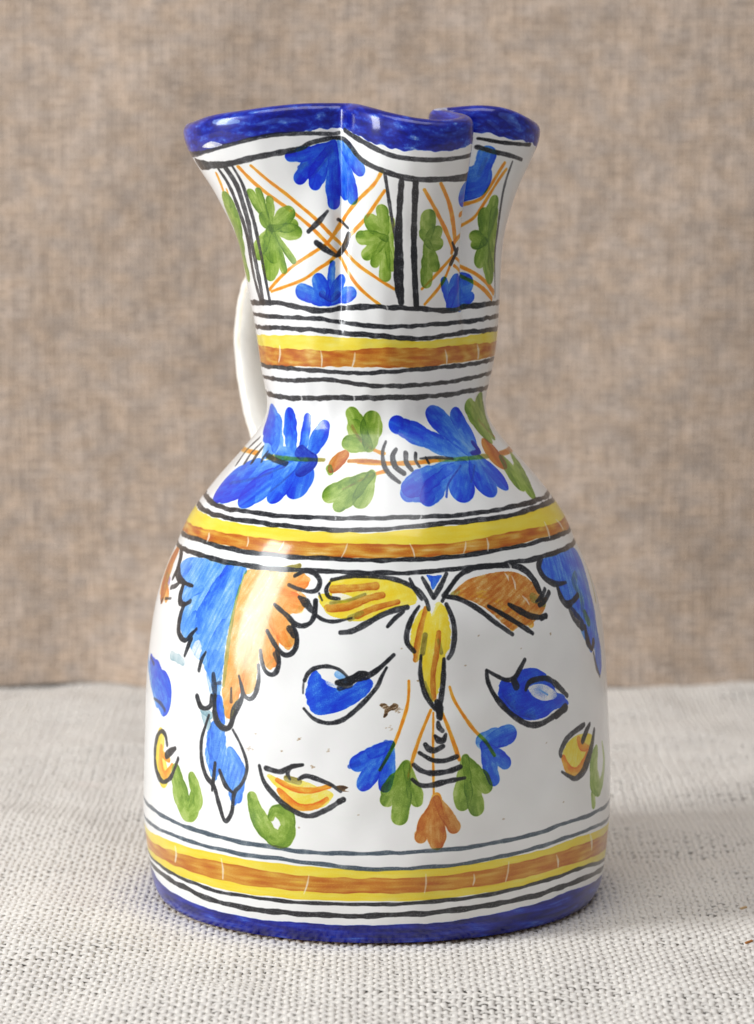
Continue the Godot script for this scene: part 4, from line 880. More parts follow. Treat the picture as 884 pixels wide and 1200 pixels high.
	brush("olive", [44, 109.8, 3.11, 47, 107.8, 3.2], 0.6, 0.6)
	brush("olive", [19.6, 113, 1.55, 21.1, 113.9, 1.55], 0.6, 0.6)
	brush("orange", [33.5, 107.9, 2.04, 35.1, 101.5, 2.05], 0.5, 0.5)
	brush("orange", [39.1, 105.6, 2.48, 41.2, 101.8, 2.53], 0.6, 0.6)
	brush("rust", [31.6, 113.9, 2.84, 38.8, 107.2, 2.97], 0.4, 0.4)
	brush("ink", [17, 112.9, 1.15, 19.2, 115.4, 1.38, 22, 118.5, 1.57, 25.7, 120.4, 1.69, 30.6, 121, 1.73, 39.1, 120.5, 1.86, 43.6, 118.8, 2.31, 46, 115.5, 2.61, 46.9, 111.6, 2.63], 0.93, 1.01)
	brush("ink", [45.5, 107.2, 1.45, 47.8, 108.2, 1.73, 50.7, 110.6, 1.51], 0.93, 0.97)
	brush("ink", [44.5, 108.4, 0.69, 47.2, 109.7, 1.75, 49.4, 111.8, 1.47], 1.05, 0.9)
	brush("ink", [17.7, 112.6, 1.21, 20.8, 111.9, 1.56, 24.5, 109.5, 1.81, 27.3, 106.9, 1.76, 30.3, 103.6, 1.58, 34.9, 99.3, 1.36], 1.03, 0.87)
	brush("ink", [29.1, 108.8, 1.23, 33.1, 105.7, 1.64, 36.9, 102.6, 1.89, 41.3, 98.8, 1.5], 1.04, 0.95)
	brush("ink", [35.3, 108.7, 1.27, 38.6, 106.2, 2.25, 42, 104.1, 2.09, 47.1, 103.1, 1.14], 1.03, 0.81)
	brush("ink", [45.1, 103.2, 1.96, 47.2, 103.7, 1.97], 1, 1)
	brush("bare", [36.6, 118.2, 0.43, 37.1, 117.1, 0.88, 37.1, 116, 0.36], 0.62, 0.8)
	brush("bare", [38.6, 117.2, 0.45, 38.9, 115.2, 0.89, 38.6, 113.2, 0.37], 0.62, 0.8)
	brush("bare", [40.3, 110.8, 0.43, 41.4, 109.4, 0.89, 41.9, 107.9, 0.38], 0.62, 0.8)
	brush("bare", [50.5, 119.8, 0.57, 50.7, 118.7, 1.13, 50.2, 117.7, 0.44], 0.62, 0.8)
	brush("bare", [38.7, 121.2, 0.45, 39.2, 120.2, 0.91, 39, 119.3, 0.37], 0.62, 0.8)
	# body: blue leaf on the right
	fill("blue", [31.2, 85.5, 33.8, 83.8, 35.4, 86.3, 37.6, 87.7, 41.4, 87.4, 44.7, 84.9, 47, 81.7, 48.4, 78.4, 50.6, 77.1, 52.9, 73.8, 50.4, 72.9, 47.1, 72.7, 44, 71, 39.5, 70.7, 35.9, 71.9, 32.7, 74, 30.6, 77.6, 29.8, 81.3], 1.35, 15, 0.18)
	fill("bare", [38.6, 81.5, 41.1, 82.2, 44.5, 81.3, 48.1, 78.5, 47.9, 76.5, 44.2, 76.3, 41.4, 77.4, 39.3, 79.4], 0.85, 0, 0.1)
	brush("blue", [42.1, 80.3, 0.61, 44.9, 78.2, 0.62], 0.4, 0.4)
	brush("cobalt", [31.7, 80.8, 3.06, 34.9, 75.3, 2.97, 39.8, 72.3, 2.86], 0.35, 0.35)
	brush("ink", [26.8, 88.8, 0.89, 29.1, 86.9, 1.28, 32.1, 85, 1.52, 34.6, 85.4, 1.75, 36.3, 87.9, 1.73, 38, 90.7, 1.44], 0.98, 1.01)
	brush("ink", [26.8, 88.5, 1.17, 27.1, 84.9, 1.49, 28.6, 80.6, 1.79, 31.5, 75.8, 1.99, 34.9, 72, 1.97, 38.4, 69.5, 1.9, 42.2, 69.1, 1.94, 46.4, 70.6, 1.99, 51.8, 72.7, 1.92], 1.03, 0.88)
	brush("ink", [51.4, 72.7, 2.73, 47.7, 70.9, 2.58], 1, 1)
	brush("ink", [37.8, 81, 1.15, 38.9, 83.1, 1.7, 41.2, 83.8, 1.85, 44.9, 83.5, 1.96, 48.2, 81, 2.1, 52.4, 76.5, 1.73], 1.05, 0.83)
	brush("ink", [34.3, 84.6, 2.65, 35, 82.5, 2.67], 0.9, 0.9)
	# body: right wing at the edge
	fill("blue", [52.1, 120.5, 60.4, 121.3, 75.7, 121.5, 80.1, 118.3, 78.8, 113.9, 75.8, 107.5, 74.8, 101.4, 73.8, 94.9, 75.8, 87.3, 75.1, 81.6, 72.4, 78.7, 70, 82.8, 69.1, 88.7, 66.3, 87.9, 64.4, 92.5, 63.6, 97.8, 60.4, 100.7, 58.1, 104.4, 56.1, 108.1, 55.3, 111.8, 54.2, 113.1, 51.1, 114.9, 50.3, 117.2], 0.8, 75, 0.4)
	brush("mauve", [75.6, 119, 3.8, 72.3, 108.1, 7.58, 71.1, 96.9, 7.58, 71.5, 82.4, 4.43], 0.25, 0.25)
	brush("blue", [52.8, 118.2, 6.26, 55.7, 115.9, 6.62], 0.3, 0.3)
	brush("blue", [63.4, 97, 5.01, 65.5, 92.3, 5.02], 0.6, 0.6)
	brush("sand", [68.5, 113.9, 1.89, 64.8, 111.1, 3.76, 66.4, 106.4, 3.14, 64.9, 102.7, 2.51], 0.5, 0.5)
	brush("yellow", [65.9, 100.8, 3.14, 67.3, 98.2, 3.14], 0.6, 0.6)
	brush("ink", [52.5, 121.2, 1.83, 50, 118.8, 2.28, 50.6, 115.5, 2.52, 53.4, 113.2, 2.34, 56.5, 112.5, 1.54, 60.2, 112.4, 1.1], 0.96, 0.92)
	brush("ink", [55.1, 111.6, 1.87, 55.3, 108.2, 2.71, 56.8, 105.8, 2.59, 59.6, 105.9, 2.09, 64.7, 107.5, 1.61], 0.95, 0.95)
	brush("ink", [58.1, 104.4, 2.74, 59.7, 101.4, 5.04, 62.6, 98, 4.75], 0.75, 0.75)
	brush("ink", [64.4, 96.8, 2.42, 64.9, 92.4, 3.47, 67.2, 89.1, 1.68, 69, 91, 2.91], 0.95, 0.99)
	brush("ink", [68.2, 87.5, 1.37, 69.9, 82.2, 1.85, 72.4, 78.7, 1.25], 0.71, 0.67)
	brush("olive", [88.8, 115.8, 1.14, 82.8, 109.1, 1.28, 78.9, 102.6, 1.27], 0.5, 0.5)
	# body: small bird and green comma on the right
	fill("yellow", [49.9, 58.6, 53.5, 61.8, 58.3, 62.4, 64.5, 60.4, 63.7, 55.4, 61.4, 51.6, 57.8, 49.9, 53.1, 51, 50.1, 55.1], 0.85, 70, 0.3)
	brush("orange", [49.8, 56.3, 2.17, 51.4, 52.6, 3.15, 54.6, 50.7, 2.8, 58.7, 52, 3.81, 60.7, 55, 2.51], 0.9, 0.9)
	brush("orange", [56.6, 61.1, 2.55, 58.1, 58.4, 3.37, 61.7, 57, 1.85], 0.9, 0.9)
	brush("ink", [59.8, 65.2, 1.86, 55.1, 64, 2.15, 51.4, 62.2, 2.32, 48.9, 58.8, 2.12, 48.9, 57.1, 1.54], 0.99, 0.8)
	brush("ink", [63.1, 64.7, 1.63, 61, 62.9, 2.76, 58.6, 60, 2.34], 1, 1)
	brush("ink", [65.7, 62.1, 1.79, 63.8, 57.6, 2.79, 61, 53.1, 3.79, 58.2, 49.8, 3.23, 54.5, 48.4, 1.94, 51.7, 49.9, 1.38, 49, 51.9, 0.92], 0.94, 0.86)
	brush("green", [66.5, 55.2, 3.79, 64.5, 50.8, 6.31, 64.8, 45, 7.58, 67.7, 41.5, 5.71], 0.6, 0.6)
	brush("green", [71.4, 56.3, 1.27, 72.5, 50.2, 2.55, 70.5, 44.3, 3.82, 67.7, 41, 3.81], 0.5, 0.5)
	brush("green", [63.6, 40.9, 3.16, 64.1, 37.3, 3.16], 0.5, 0.5)
	# body: hanging spray in the middle
	brush("orange", [7.4, 86.6, 0.84, 7.3, 81.9, 0.96, 6.7, 77.3, 1.07, 4.5, 68.6, 1.13, 2.5, 62.8, 1.07, 0.6, 58.2, 0.94], 1, 1)
	brush("orange", [12.5, 77.1, 0.9, 10.1, 69.5, 1.07, 8.4, 62.7, 1.17, 7.3, 57.2, 1.16, 6.9, 53.4, 1], 1, 1)
	brush("orange", [13.1, 76.2, 0.63, 12.9, 63.8, 0.83, 13, 50, 0.71], 1, 1)
	brush("orange", [15.2, 76.1, 0.94, 16.8, 70.5, 1.19, 18.4, 64, 1.32, 19.2, 60.6, 1.09], 1, 1)
	brush("orange", [17.2, 84.2, 0.87, 18.2, 80, 0.99, 20.7, 74.3, 1.1, 23.2, 69.6, 1.17, 25.8, 66, 1.12, 28.2, 61, 1.02], 1, 1)
	brush("blue", [3.1, 66.4, 2.73, -0.7, 63.4, 5.14, -2.6, 61.8, 6.03, -4.5, 60.2, 5.06], 0.75, 1.16)
	brush("blue", [3.1, 66.4, 2.48, 0, 60, 4.66, -1.6, 56.7, 5.47, -3.2, 53.4, 4.59], 0.75, 1.16)
	brush("blue", [3.1, 66.4, 2.34, 2.5, 59.7, 4.42, 2.1, 56.3, 5.2, 1.8, 52.9, 4.37], 0.75, 1.16)
	brush("blue", [3.1, 66.4, 1.99, 1, 65, 3.74, -0.1, 64.3, 4.4, -1.2, 63.6, 3.69], 0.75, 1.16)
	brush("blue", [25.3, 64.9, 3.12, 28.8, 66.2, 5.96, 30.6, 66.8, 7.05, 32.4, 67.4, 5.96], 0.85, 0.98)
	brush("blue", [25.3, 64.9, 2.4, 28.2, 61.5, 4.6, 29.7, 59.8, 5.45, 31.2, 58.1, 4.61], 0.85, 0.98)
	brush("blue", [25.3, 64.9, 2.31, 26.6, 59.1, 4.42, 27.2, 56.1, 5.24, 27.9, 53.2, 4.43], 0.85, 0.98)
	brush("blue", [25.3, 66, 5.21, 28.5, 67.3, 5.27], 0.4, 0.4)
	brush("cobalt", [-6.3, 59.2, 1.64, -4.3, 60.3, 1.65], 0.35, 0.35)
	brush("cobalt", [2, 67, 1.65, 3.5, 66.4, 1.65], 0.35, 0.35)
	brush("green", [6.7, 59.7, 3, 4.5, 54.1, 5.64, 3.4, 51.3, 6.62, 2.3, 48.5, 5.55], 0.85, 0.95)
	brush("green", [6.7, 59.7, 2.73, 5.9, 51.3, 5.16, 5.5, 47.2, 6.07, 5.1, 42.9, 5.1], 0.85, 0.95)
	brush("green", [6.7, 59.7, 2.34, 7.9, 53.8, 4.44, 8.5, 50.9, 5.23, 9.1, 47.9, 4.4], 0.85, 0.95)
	brush("green", [20.7, 61, 2.95, 20.3, 53.7, 5.56, 20.1, 50.1, 6.53, 19.9, 46.4, 5.48], 0.85, 0.95)
	brush("green", [20.7, 61, 2.63, 22.1, 52.7, 5.03, 22.7, 48.5, 5.95, 23.4, 44.4, 5.02], 0.85, 0.95)
	brush("green", [20.7, 61, 2.54, 23.3, 56.1, 4.86, 24.5, 53.7, 5.76, 25.8, 51.2, 4.88], 0.85, 0.95)
	brush("rust", [13.6, 48.3, 2.45, 11.8, 42.2, 4.6, 10.9, 39.2, 5.39, 10, 36.1, 4.51], 0.8, 0.95)
	brush("rust", [13.6, 48.3, 2.8, 13.7, 41.1, 5.3, 13.7, 37.5, 6.25, 13.7, 33.9, 5.25], 0.8, 0.95)
	brush("rust", [13.6, 48.3, 2.24, 15.7, 43.6, 4.24, 16.8, 41.2, 5.01, 17.8, 38.9, 4.22], 0.8, 0.95)
	brush("orange", [13.6, 48.9, 3.68, 13.6, 45, 4.54], 0.6, 0.6)
	brush("rust", [13.6, 47.8, 3.38, 13.8, 46.1, 3.38], 0.6, 0.6)
	brush("rust", [9.6, 36.9, 3.3, 10, 35.7, 3.3], 0.5, 0.5)
	brush("rust", [13.8, 38.8, 2.27, 13.8, 33.2, 2.27], 0.35, 0.35)
	brush("ink", [8, 55, 1.07, 10, 53, 1.52, 12.6, 52.9, 1.82, 14.8, 53.5, 1.77, 17.5, 54.1, 1.54, 20.5, 54.6, 1.23], 0.96, 0.96)
	brush("ink", [8.4, 59.7, 1.63, 10, 57.8, 1.71, 12.4, 56.8, 1.78, 15.4, 56.9, 1.82, 17.5, 57.4, 1.75, 19.4, 58.3, 1.62], 0.92, 0.99)
	brush("ink", [9.7, 63.5, 1.29, 12.4, 61.2, 1.52, 14.3, 60.6, 1.77, 16.1, 60.7, 1.8, 18.6, 61.7, 1.38], 0.99, 0.95)
	brush("ink", [11.1, 66.1, 1.58, 11.9, 64.7, 2.02, 13.3, 64.1, 1.91, 15.3, 65.3, 1.52], 0.98, 0.89)
	brush("ink", [13.4, 68.8, 1.1, 14.3, 67.3, 2.12, 15.4, 67.3, 2.13, 16, 69.1, 1.12], 0.99, 0.99)
	brush("ink", [14.2, 73.1, 1.09, 14.4, 71.5, 2.08, 15.2, 70.3, 1.72], 1.01, 0.83)
	brush("ink", [14.5, 78.6, 2.27, 14.5, 74.8, 1.99], 1, 1)
	# stains and pinholes in the glaze
	fill("dirt", [0.8, 79.1, 1.8, 79.6, 2.8, 78.5, 4, 79.6, 5, 78.7, 4, 77.4, 3, 77.1, 2.4, 75.8, 1.4, 74.9, 1.8, 76.9], 1.3, 20, 0.9)
	stain(4.6, 77.6, 2.5, 8, 0.6)
	stain(4.8, 77.6, 2.5, 9, 0.6)
	stain(2.8, 71.9, 3, 8, 0.3)
	fill("dirt", [-9.4, 52.4, -8, 53, -6.5, 52.3, -7.4, 51.4, -6.3, 50.9, -8.2, 51.1], 0.9, 0, 0.9)
	stain(-18.3, 67.3, 1.9, 5, 0.5)
	stain(-31, 62.8, 2.5, 7, 0.3)
	stain(-15.1, 58.7, 1.6, 4, 0.6)
	stain(-11.3, 63.9, 1.6, 4, 0.3)
	stain(9.6, 86.5, 1.1, 3, 0.6)
	stain(47.7, 97.8, 1.1, 3, 0.5)
	stain(34.9, 72, 2.5, 7, 0.3)
	stain(-2.4, 88.3, 0.8, 2, 0.35)
	stain(0.8, 86.7, 0.8, 2, 0.35)
	stain(37, 94.4, 0.8, 2, 0.35)
	stain(25.1, 99.8, 0.8, 2, 0.35)
	stain(-22.7, 63, 0.8, 2, 0.35)
	stain(43.8, 62.6, 0.8, 2, 0.35)
	stain(-4.3, 43.5, 0.8, 2, 0.35)
	stain(30.5, 39.7, 0.8, 2, 0.35)
	stain(-18.3, 38.4, 0.8, 2, 0.35)
	stain(49.5, 41.6, 0.8, 2, 0.35)
	stain(5.7, 96.9, 0.8, 2, 0.35)
	stain(-29.5, 67.8, 0.8, 2, 0.35)
	stain(21.3, 90.7, 0.8, 2, 0.35)


# ------------------------------------------------------------------ the jug
func glaze(tex: Texture2D, wave: Texture2D) -> StandardMaterial3D:
	var m := StandardMaterial3D.new()
	m.albedo_texture = tex
	m.roughness = 0.32
	m.metallic_specular = 0.4
	m.clearcoat_enabled = true
	m.clearcoat = 0.6
	m.clearcoat_roughness = 0.10
	m.texture_filter = BaseMaterial3D.TEXTURE_FILTER_LINEAR_WITH_MIPMAPS_ANISOTROPIC
	if wave:
		m.heightmap_enabled = true
		m.heightmap_texture = wave
		m.heightmap_scale = 0.12
	return m


func sheet(points: Array, uvs: Array, columns: int, closed: bool) -> ArrayMesh:
	# rows of points, each with columns + 1 entries; smooth normals, welded across the seam when closed
	var rows := points.size() / (columns + 1)
	var v := PackedVector3Array(points)
	var nrm := PackedVector3Array()
	nrm.resize(v.size())
	for r in rows:
		for c in columns + 1:
			var i := r * (columns + 1) + c
			var cl := i - 1
			var cr := i + 1
			if c == 0: cl = i + columns - 1 if closed else i
			if c == columns: cr = i - columns + 1 if closed else i
			var up := v[mini(r + 1, rows - 1) * (columns + 1) + c]
			var down := v[maxi(r - 1, 0) * (columns + 1) + c]
			nrm[i] = (v[cr] - v[cl]).cross(up - down).normalized()
	var idx := PackedInt32Array()
	for r in rows - 1:
		for c in columns:
			var a := r * (columns + 1) + c
			var b := a + columns + 1
			idx.append_array([a, b, a + 1, a + 1, b, b + 1])
	var arrays := []
	arrays.resize(Mesh.ARRAY_MAX)
	arrays[Mesh.ARRAY_VERTEX] = v
	arrays[Mesh.ARRAY_NORMAL] = nrm
	arrays[Mesh.ARRAY_TEX_UV] = PackedVector2Array(uvs)
	arrays[Mesh.ARRAY_INDEX] = idx
	var mesh := ArrayMesh.new()
	mesh.add_surface_from_arrays(Mesh.PRIMITIVE_TRIANGLES, arrays)
	return mesh


func jug_point(d: float, s: float) -> Vector3:
	# s runs up the outside, over the lip and down the inside
	if s <= LIP_AT:
		return wall(d, s)
	var inward := lip_inward(d)
	var top := wall(d, LIP_AT)
	if s <= INNER_AT:
		var phi := (s - LIP_AT) / LIP_R
		return top + inward * LIP_R * (1.0 - cos(phi)) + Vector3.UP * LIP_R * sin(phi)
	var t := LIP_AT - (s - INNER_AT)
	var thick := lerpf(2.0 * LIP_R, 4.6, clampf((s - INNER_AT) / 12.0, 0.0, 1.0))
	var p := wall(d, t)
	return p + inward * thick


func lip_inward(d: float) -> Vector3:
	var a := wall(d - 1.5, LIP_AT)
	var b := wall(d + 1.5, LIP_AT)
	var along_ := Vector3(b.x - a.x, 0, b.z - a.z).normalized()
	return Vector3(-along_.z, 0, along_.x) * -1.0 if Vector3(-along_.z, 0, along_.x).dot(Vector3(a.x, 0, a.z)) > 0.0 else Vector3(-along_.z, 0, along_.x)


func jug_strip(stations: Array) -> ArrayMesh:
	var pts := []
	var uvs := []
	for s in stations:
		for i in 721:
			var d := -180.0 + i * 0.5
			pts.append(jug_point(d, s) * MM)
			uvs.append(Vector2(u_of(d), v_of(minf(s, S_HIGH - 1.0))))
	return sheet(pts, uvs, 720, true)


func stations(from: float, to: float, step: float) -> Array:
	var n := int(ceil(absf(to - from) / step))
	var out := []
	for i in n + 1:
		out.append(lerpf(from, to, float(i) / n))
	return out


func part(called: String, mesh: Mesh, m: Material, parent: Node) -> MeshInstance3D:
	var o := MeshInstance3D.new()
	o.name = called
	o.mesh = mesh
	o.material_override = m
	parent.add_child(o, true)
	return o


func build_jug() -> void:
	var jug := Node3D.new()
	jug.name = "ceramic_jug"
	add_child(jug)
	tag(jug, "white glazed ceramic jug hand-painted with blue, yellow, orange and green flowers, standing on white cloth", "jug")
	var picture := ImageTexture.create_from_image(glaze_paint())
	var wave_noise := FastNoiseLite.new()
	wave_noise.seed = 3
	wave_noise.frequency = 0.009
	wave_noise.fractal_octaves = 2
	var wave := NoiseTexture2D.new()
	wave.width = 1024
	wave.height = 1024
	wave.seamless = true
	wave.noise = wave_noise
	var m := glaze(picture, wave)
	# the body: foot, belly, shoulder and neck, closed underneath
	var low := [0.0, 0.3, 0.8, 1.4, 2.2, 3.2]
	low.append_array(stations(4.5, 254.0, 1.5))
	part("body", jug_strip(low), m, jug)
	var lip := stations(254.0, LIP_AT, 1.0)
	lip.pop_back()
	lip.append_array(stations(LIP_AT, INNER_AT, 0.7))
	lip.append_array(stations(INNER_AT + 0.7, INNER_AT + 6.0, 0.8))
	part("rim", jug_strip(lip), m, jug)
	# inside: one wall's thickness in, down to a round floor
	var pts := []
	var uvs := []
	var inner := stations(INNER_AT + 6.0, INNER_AT + 60.0, 2.0)
	for s in inner:
		for i in 181:
			var d := -180.0 + i * 2.0
			pts.append(jug_point(d, s) * MM)
			uvs.append(Vector2(u_of(d), v_of(S_HIGH - 4.0)))
	for t in stations(200.0, 8.0, 4.0):
		for i in 181:
			var d := -180.0 + i * 2.0
			var a := deg_to_rad(d)
			var r := along(wall_r, t) - 4.6
			pts.append(Vector3(r * sin(a), t, r * cos(a)) * MM)
			uvs.append(Vector2(u_of(d), v_of(S_HIGH - 4.0)))
	for r in [50.0, 20.0, 0.01]:
		for i in 181:
			var a := deg_to_rad(-180.0 + i * 2.0)
			pts.append(Vector3(r * sin(a), 6.5, r * cos(a)) * MM)
			uvs.append(Vector2(u_of(-180.0 + i * 2.0), v_of(S_HIGH - 4.0)))
	part("inside", sheet(pts, uvs, 180, true), m, jug)
	pts = []
	uvs = []
	for q in [Vector2(0.01, 1.6), Vector2(66.0, 1.6), Vector2(69.0, 0.2), Vector2(75.0, 0.0)]:
		for i in 181:
			var a := deg_to_rad(-180.0 + i * 2.0)
			pts.append(Vector3(q.x * sin(a), q.y, q.x * cos(a)) * MM)
			uvs.append(Vector2(i / 8.0, q.x * 0.05))
	var clay := StandardMaterial3D.new()
	clay.albedo_color = Color(0.72, 0.56, 0.44)
	clay.roughness = 0.9
	part("foot_ring", sheet(pts, uvs, 180, true), clay, jug)
	build_handle(jug)


func build_handle(jug: Node3D) -> void:
	var path := [[38.0, 211.0, 15.5], [45.0, 213.0, 13.2], [55.0, 213.5, 11.6], [65.0, 208.0, 11.0], [71.0, 197.0, 10.8], [72.5, 183.0, 10.6], [69.5, 168.0, 10.4], [63.5, 155.0, 10.6], [56.0, 145.0, 11.6], [49.0, 139.0, 15.0]]
	var turn := deg_to_rad(-145.0)
	var out_dir := Vector3(sin(turn), 0, cos(turn))
	var side_dir := Vector3(cos(turn), 0, -sin(turn))
	var n := path.size()
	var pts := []
	var uvs := []
	var along_path := 72
	for i in along_path + 1:
		var x := float(i) / along_path * (n - 1)
		var k := mini(int(x), n - 2)
		var t := x - k
		var q := []
		for c in 3:
			q.append(catmull(path[maxi(k - 1, 0)][c], path[k][c], path[k + 1][c], path[mini(k + 2, n - 1)][c], t))
		var q2 := []
		for c in 2:
			q2.append(catmull(path[maxi(k - 1, 0)][c], path[k][c], path[k + 1][c], path[mini(k + 2, n - 1)][c], t + 0.02))
		var tangent: Vector3 = (out_dir * (q2[0] - q[0]) + Vector3.UP * (q2[1] - q[1])).normalized()
		var outward: Vector3 = tangent.cross(side_dir).normalized()
		for j in 33:
			var a := TAU * j / 32.0
			# a strap with a soft rib down its back
			var ca := cos(a)
			var sa := sin(a)
			var w: float = q[2] * signf(ca) * pow(absf(ca), 0.8) * (1.0 + 0.025 * noise.get_noise_2d(x * 1.6, 3.0))
			var h := 4.6 * signf(sa) * pow(absf(sa), 0.8) * (1.0 + 0.18 * (1.0 - absf(ca)))
			pts.append((out_dir * q[0] + Vector3.UP * q[1] + side_dir * w + outward * h) * MM)
			uvs.append(Vector2(j / 32.0, float(i) / along_path))
	# paint: blue strokes across the back of the strap, faint yellow run along its edge
	var im := Image.create(256, 512, false, Image.FORMAT_RGB8)
	for y in 512:
		for x in 256:
			var c := Color(0.905, 0.893, 0.865) * (1.0 + 0.03 * noise.get_noise_2d(x * 0.02, y * 0.015))
			var back := absf(fposmod(x / 256.0 - 0.25 + 0.5, 1.0) - 0.5)
			var back2 := absf(fposmod(x / 256.0 - 0.75 + 0.5, 1.0) - 0.5)
			var b := minf(back, back2)
			var dash := fposmod(y / 512.0 * 11.0 + 0.6 * noise.get_noise_2d(x * 0.02, y * 0.02), 1.0)
			if b < 0.17 + 0.03 * noise.get_noise_2d(y * 0.05, 4.0) and dash < 0.42 and back < back2:
				c *= Color(0.30, 0.45, 0.90).lerp(Color(0.55, 0.68, 0.95), 0.5 + 0.5 * noise.get_noise_2d(x * 0.05, y * 0.2))
			var run := clampf(1.0 - absf(b - 0.205) / 0.025, 0.0, 1.0) * clampf(0.4 + noise.get_noise_2d(y * 0.012, 9.0), 0.0, 0.6)
			c = c.lerp(Color(0.86, 0.76, 0.58), run * 0.8)
			im.set_pixel(x, y, c)
	part("handle", sheet(pts, uvs, 32, true), glaze(ImageTexture.create_from_image(im), null), jug)


# ------------------------------------------------------------------ table, cloth, hanging
func build_ground() -> void:
	var table := MeshInstance3D.new()
	table.name = "table"
	var box := BoxMesh.new()
	box.size = Vector3(1.8, 0.03, 1.1)
	table.mesh = box
	table.position = Vector3(0, -0.0185, -0.12)
	var m := StandardMaterial3D.new()
	m.albedo_color = Color(0.86, 0.83, 0.80)
	m.roughness = 0.8
	table.material_override = m
	tag(table, "pale table top hidden beneath the white cloth", "table", "structure")
	add_child(table)


const WARP := 0.0023
const WEFT := 0.0031


func cloth_lift(x: float, z: float) -> float:
	# soft undulation of a cloth that was smoothed by hand; flat under the jug
	var away := clampf((Vector2(x, z).length() - 0.075) / 0.06, 0.0, 1.0)
	return (0.0026 * noise.get_noise_2d(x * 9.0 + 3.0, z * 9.0) + 0.0004 * noise.get_noise_2d(x * 31.0, z * 31.0 + 8.0)) * away - 0.0016


func build_cloth() -> void:
	# every yarn is a flattened tube that rides over and under the ones it crosses
	var x_half := 0.27
	var z_from := -0.46
	var z_to := 0.24
	var nx := int(2.0 * x_half / WARP)
	var nz := int((z_to - z_from) / WEFT)
	var verts := PackedVector3Array()
	var norms := PackedVector3Array()
	var tints := PackedColorArray()
	var idx := PackedInt32Array()
	var sides := 5
	for family in 2:
		var yarns := nx if family == 0 else nz
		var crossings := nz if family == 0 else nx
		var pitch := WEFT if family == 0 else WARP
		var own := WARP if family == 0 else WEFT
		for y in yarns:
			var slub_salt := y * 3.17 + family * 1000.0
			var shade := 0.02 * sin(y * 12.9898 + family * 3.0) + 0.03 * noise.get_noise_2d(y * 0.31, family * 40.0)
			var sway := 0.09 * own * sin(y * 78.233)
			var rows := crossings * 2
			var base := verts.size()
			verts.resize(base + rows * sides)
			norms.resize(base + rows * sides)
			tints.resize(base + rows * sides)
			for r in rows:
				var c := r * 0.5
				var across := (y + 0.5) * own + sway
				var lengthwise := (c + 0.5) * pitch
				var px := across - x_half if family == 0 else lengthwise - x_half
				var pz := lengthwise + z_from if family == 0 else across + z_from
				# yarns wander; tight and loose patches open and close the holes
				var wander := 0.22 * noise.get_noise_2d(px * 60.0 + family * 9.0, pz * 60.0) + 0.18 * noise.get_noise_2d(lengthwise * 90.0, slub_salt)
				if family == 0: px += wander * own * 0.8
				else: pz += wander * own * 0.8
				var loose := noise.get_noise_2d(px * 22.0 + 70.0, pz * 22.0)
				var slub := 1.0 + 0.24 * noise.get_noise_2d(lengthwise * 75.0, slub_salt + 7.0) - 0.10 * loose + 0.10 * noise.get_noise_2d(lengthwise * 260.0, slub_salt)
				var w := (0.00105 if family == 0 else 0.00148) * slub
				var h := (0.00050 if family == 0 else 0.00042) * slub
				var over := 0.0
				if r % 2 == 0:
					over = 1.0 if (y + r / 2 + family) % 2 == 0 else -1.0
				var py := cloth_lift(px, pz) + 0.00045 * over * (1.25 if family == 0 else 0.6)
				var fuzz := shade + 0.03 * noise.get_noise_2d(lengthwise * 300.0, slub_salt)
				for j in sides:
					var a := TAU * j / sides
					var ca := cos(a)
					var sa := sin(a)
					var q := base + r * sides + j
					if family == 0:
						verts[q] = Vector3(px + w * ca, py + h * sa, pz)
						norms[q] = Vector3(ca * h, sa * w, 0).normalized()
					else:
						verts[q] = Vector3(px, py + h * sa, pz + w * ca)
						norms[q] = Vector3(0, sa * w, ca * h).normalized()
					tints[q] = Color(0.75 + fuzz, 0.714 + fuzz, 0.665 + fuzz * 0.9)
			for r in rows - 1:
				for j in sides:
					var a := base + r * sides + j
					var b := base + r * sides + (j + 1) % sides
					if family == 0:
						idx.append_array([a, a + sides, b, b, a + sides, b + sides])
					else:
						idx.append_array([a, b, a + sides, b, b + sides, a + sides])
	var arrays := []
	arrays.resize(Mesh.ARRAY_MAX)
	arrays[Mesh.ARRAY_VERTEX] = verts
	arrays[Mesh.ARRAY_NORMAL] = norms
	arrays[Mesh.ARRAY_COLOR] = tints
	arrays[Mesh.ARRAY_INDEX] = idx
	var mesh := ArrayMesh.new()
	mesh.add_surface_from_arrays(Mesh.PRIMITIVE_TRIANGLES, arrays)
	var m := StandardMaterial3D.new()
	m.vertex_color_use_as_albedo = true
	m.roughness = 0.95
	m.metallic_specular = 0.2
	m.backlight_enabled = true
	m.backlight = Color(0.25, 0.25, 0.25)
	var o := MeshInstance3D.new()
	o.name = "tablecloth"
	o.mesh = mesh
	o.material_override = m
	tag(o, "coarse off-white woven cloth lying flat under the painted jug", "tablecloth")
	add_child(o)


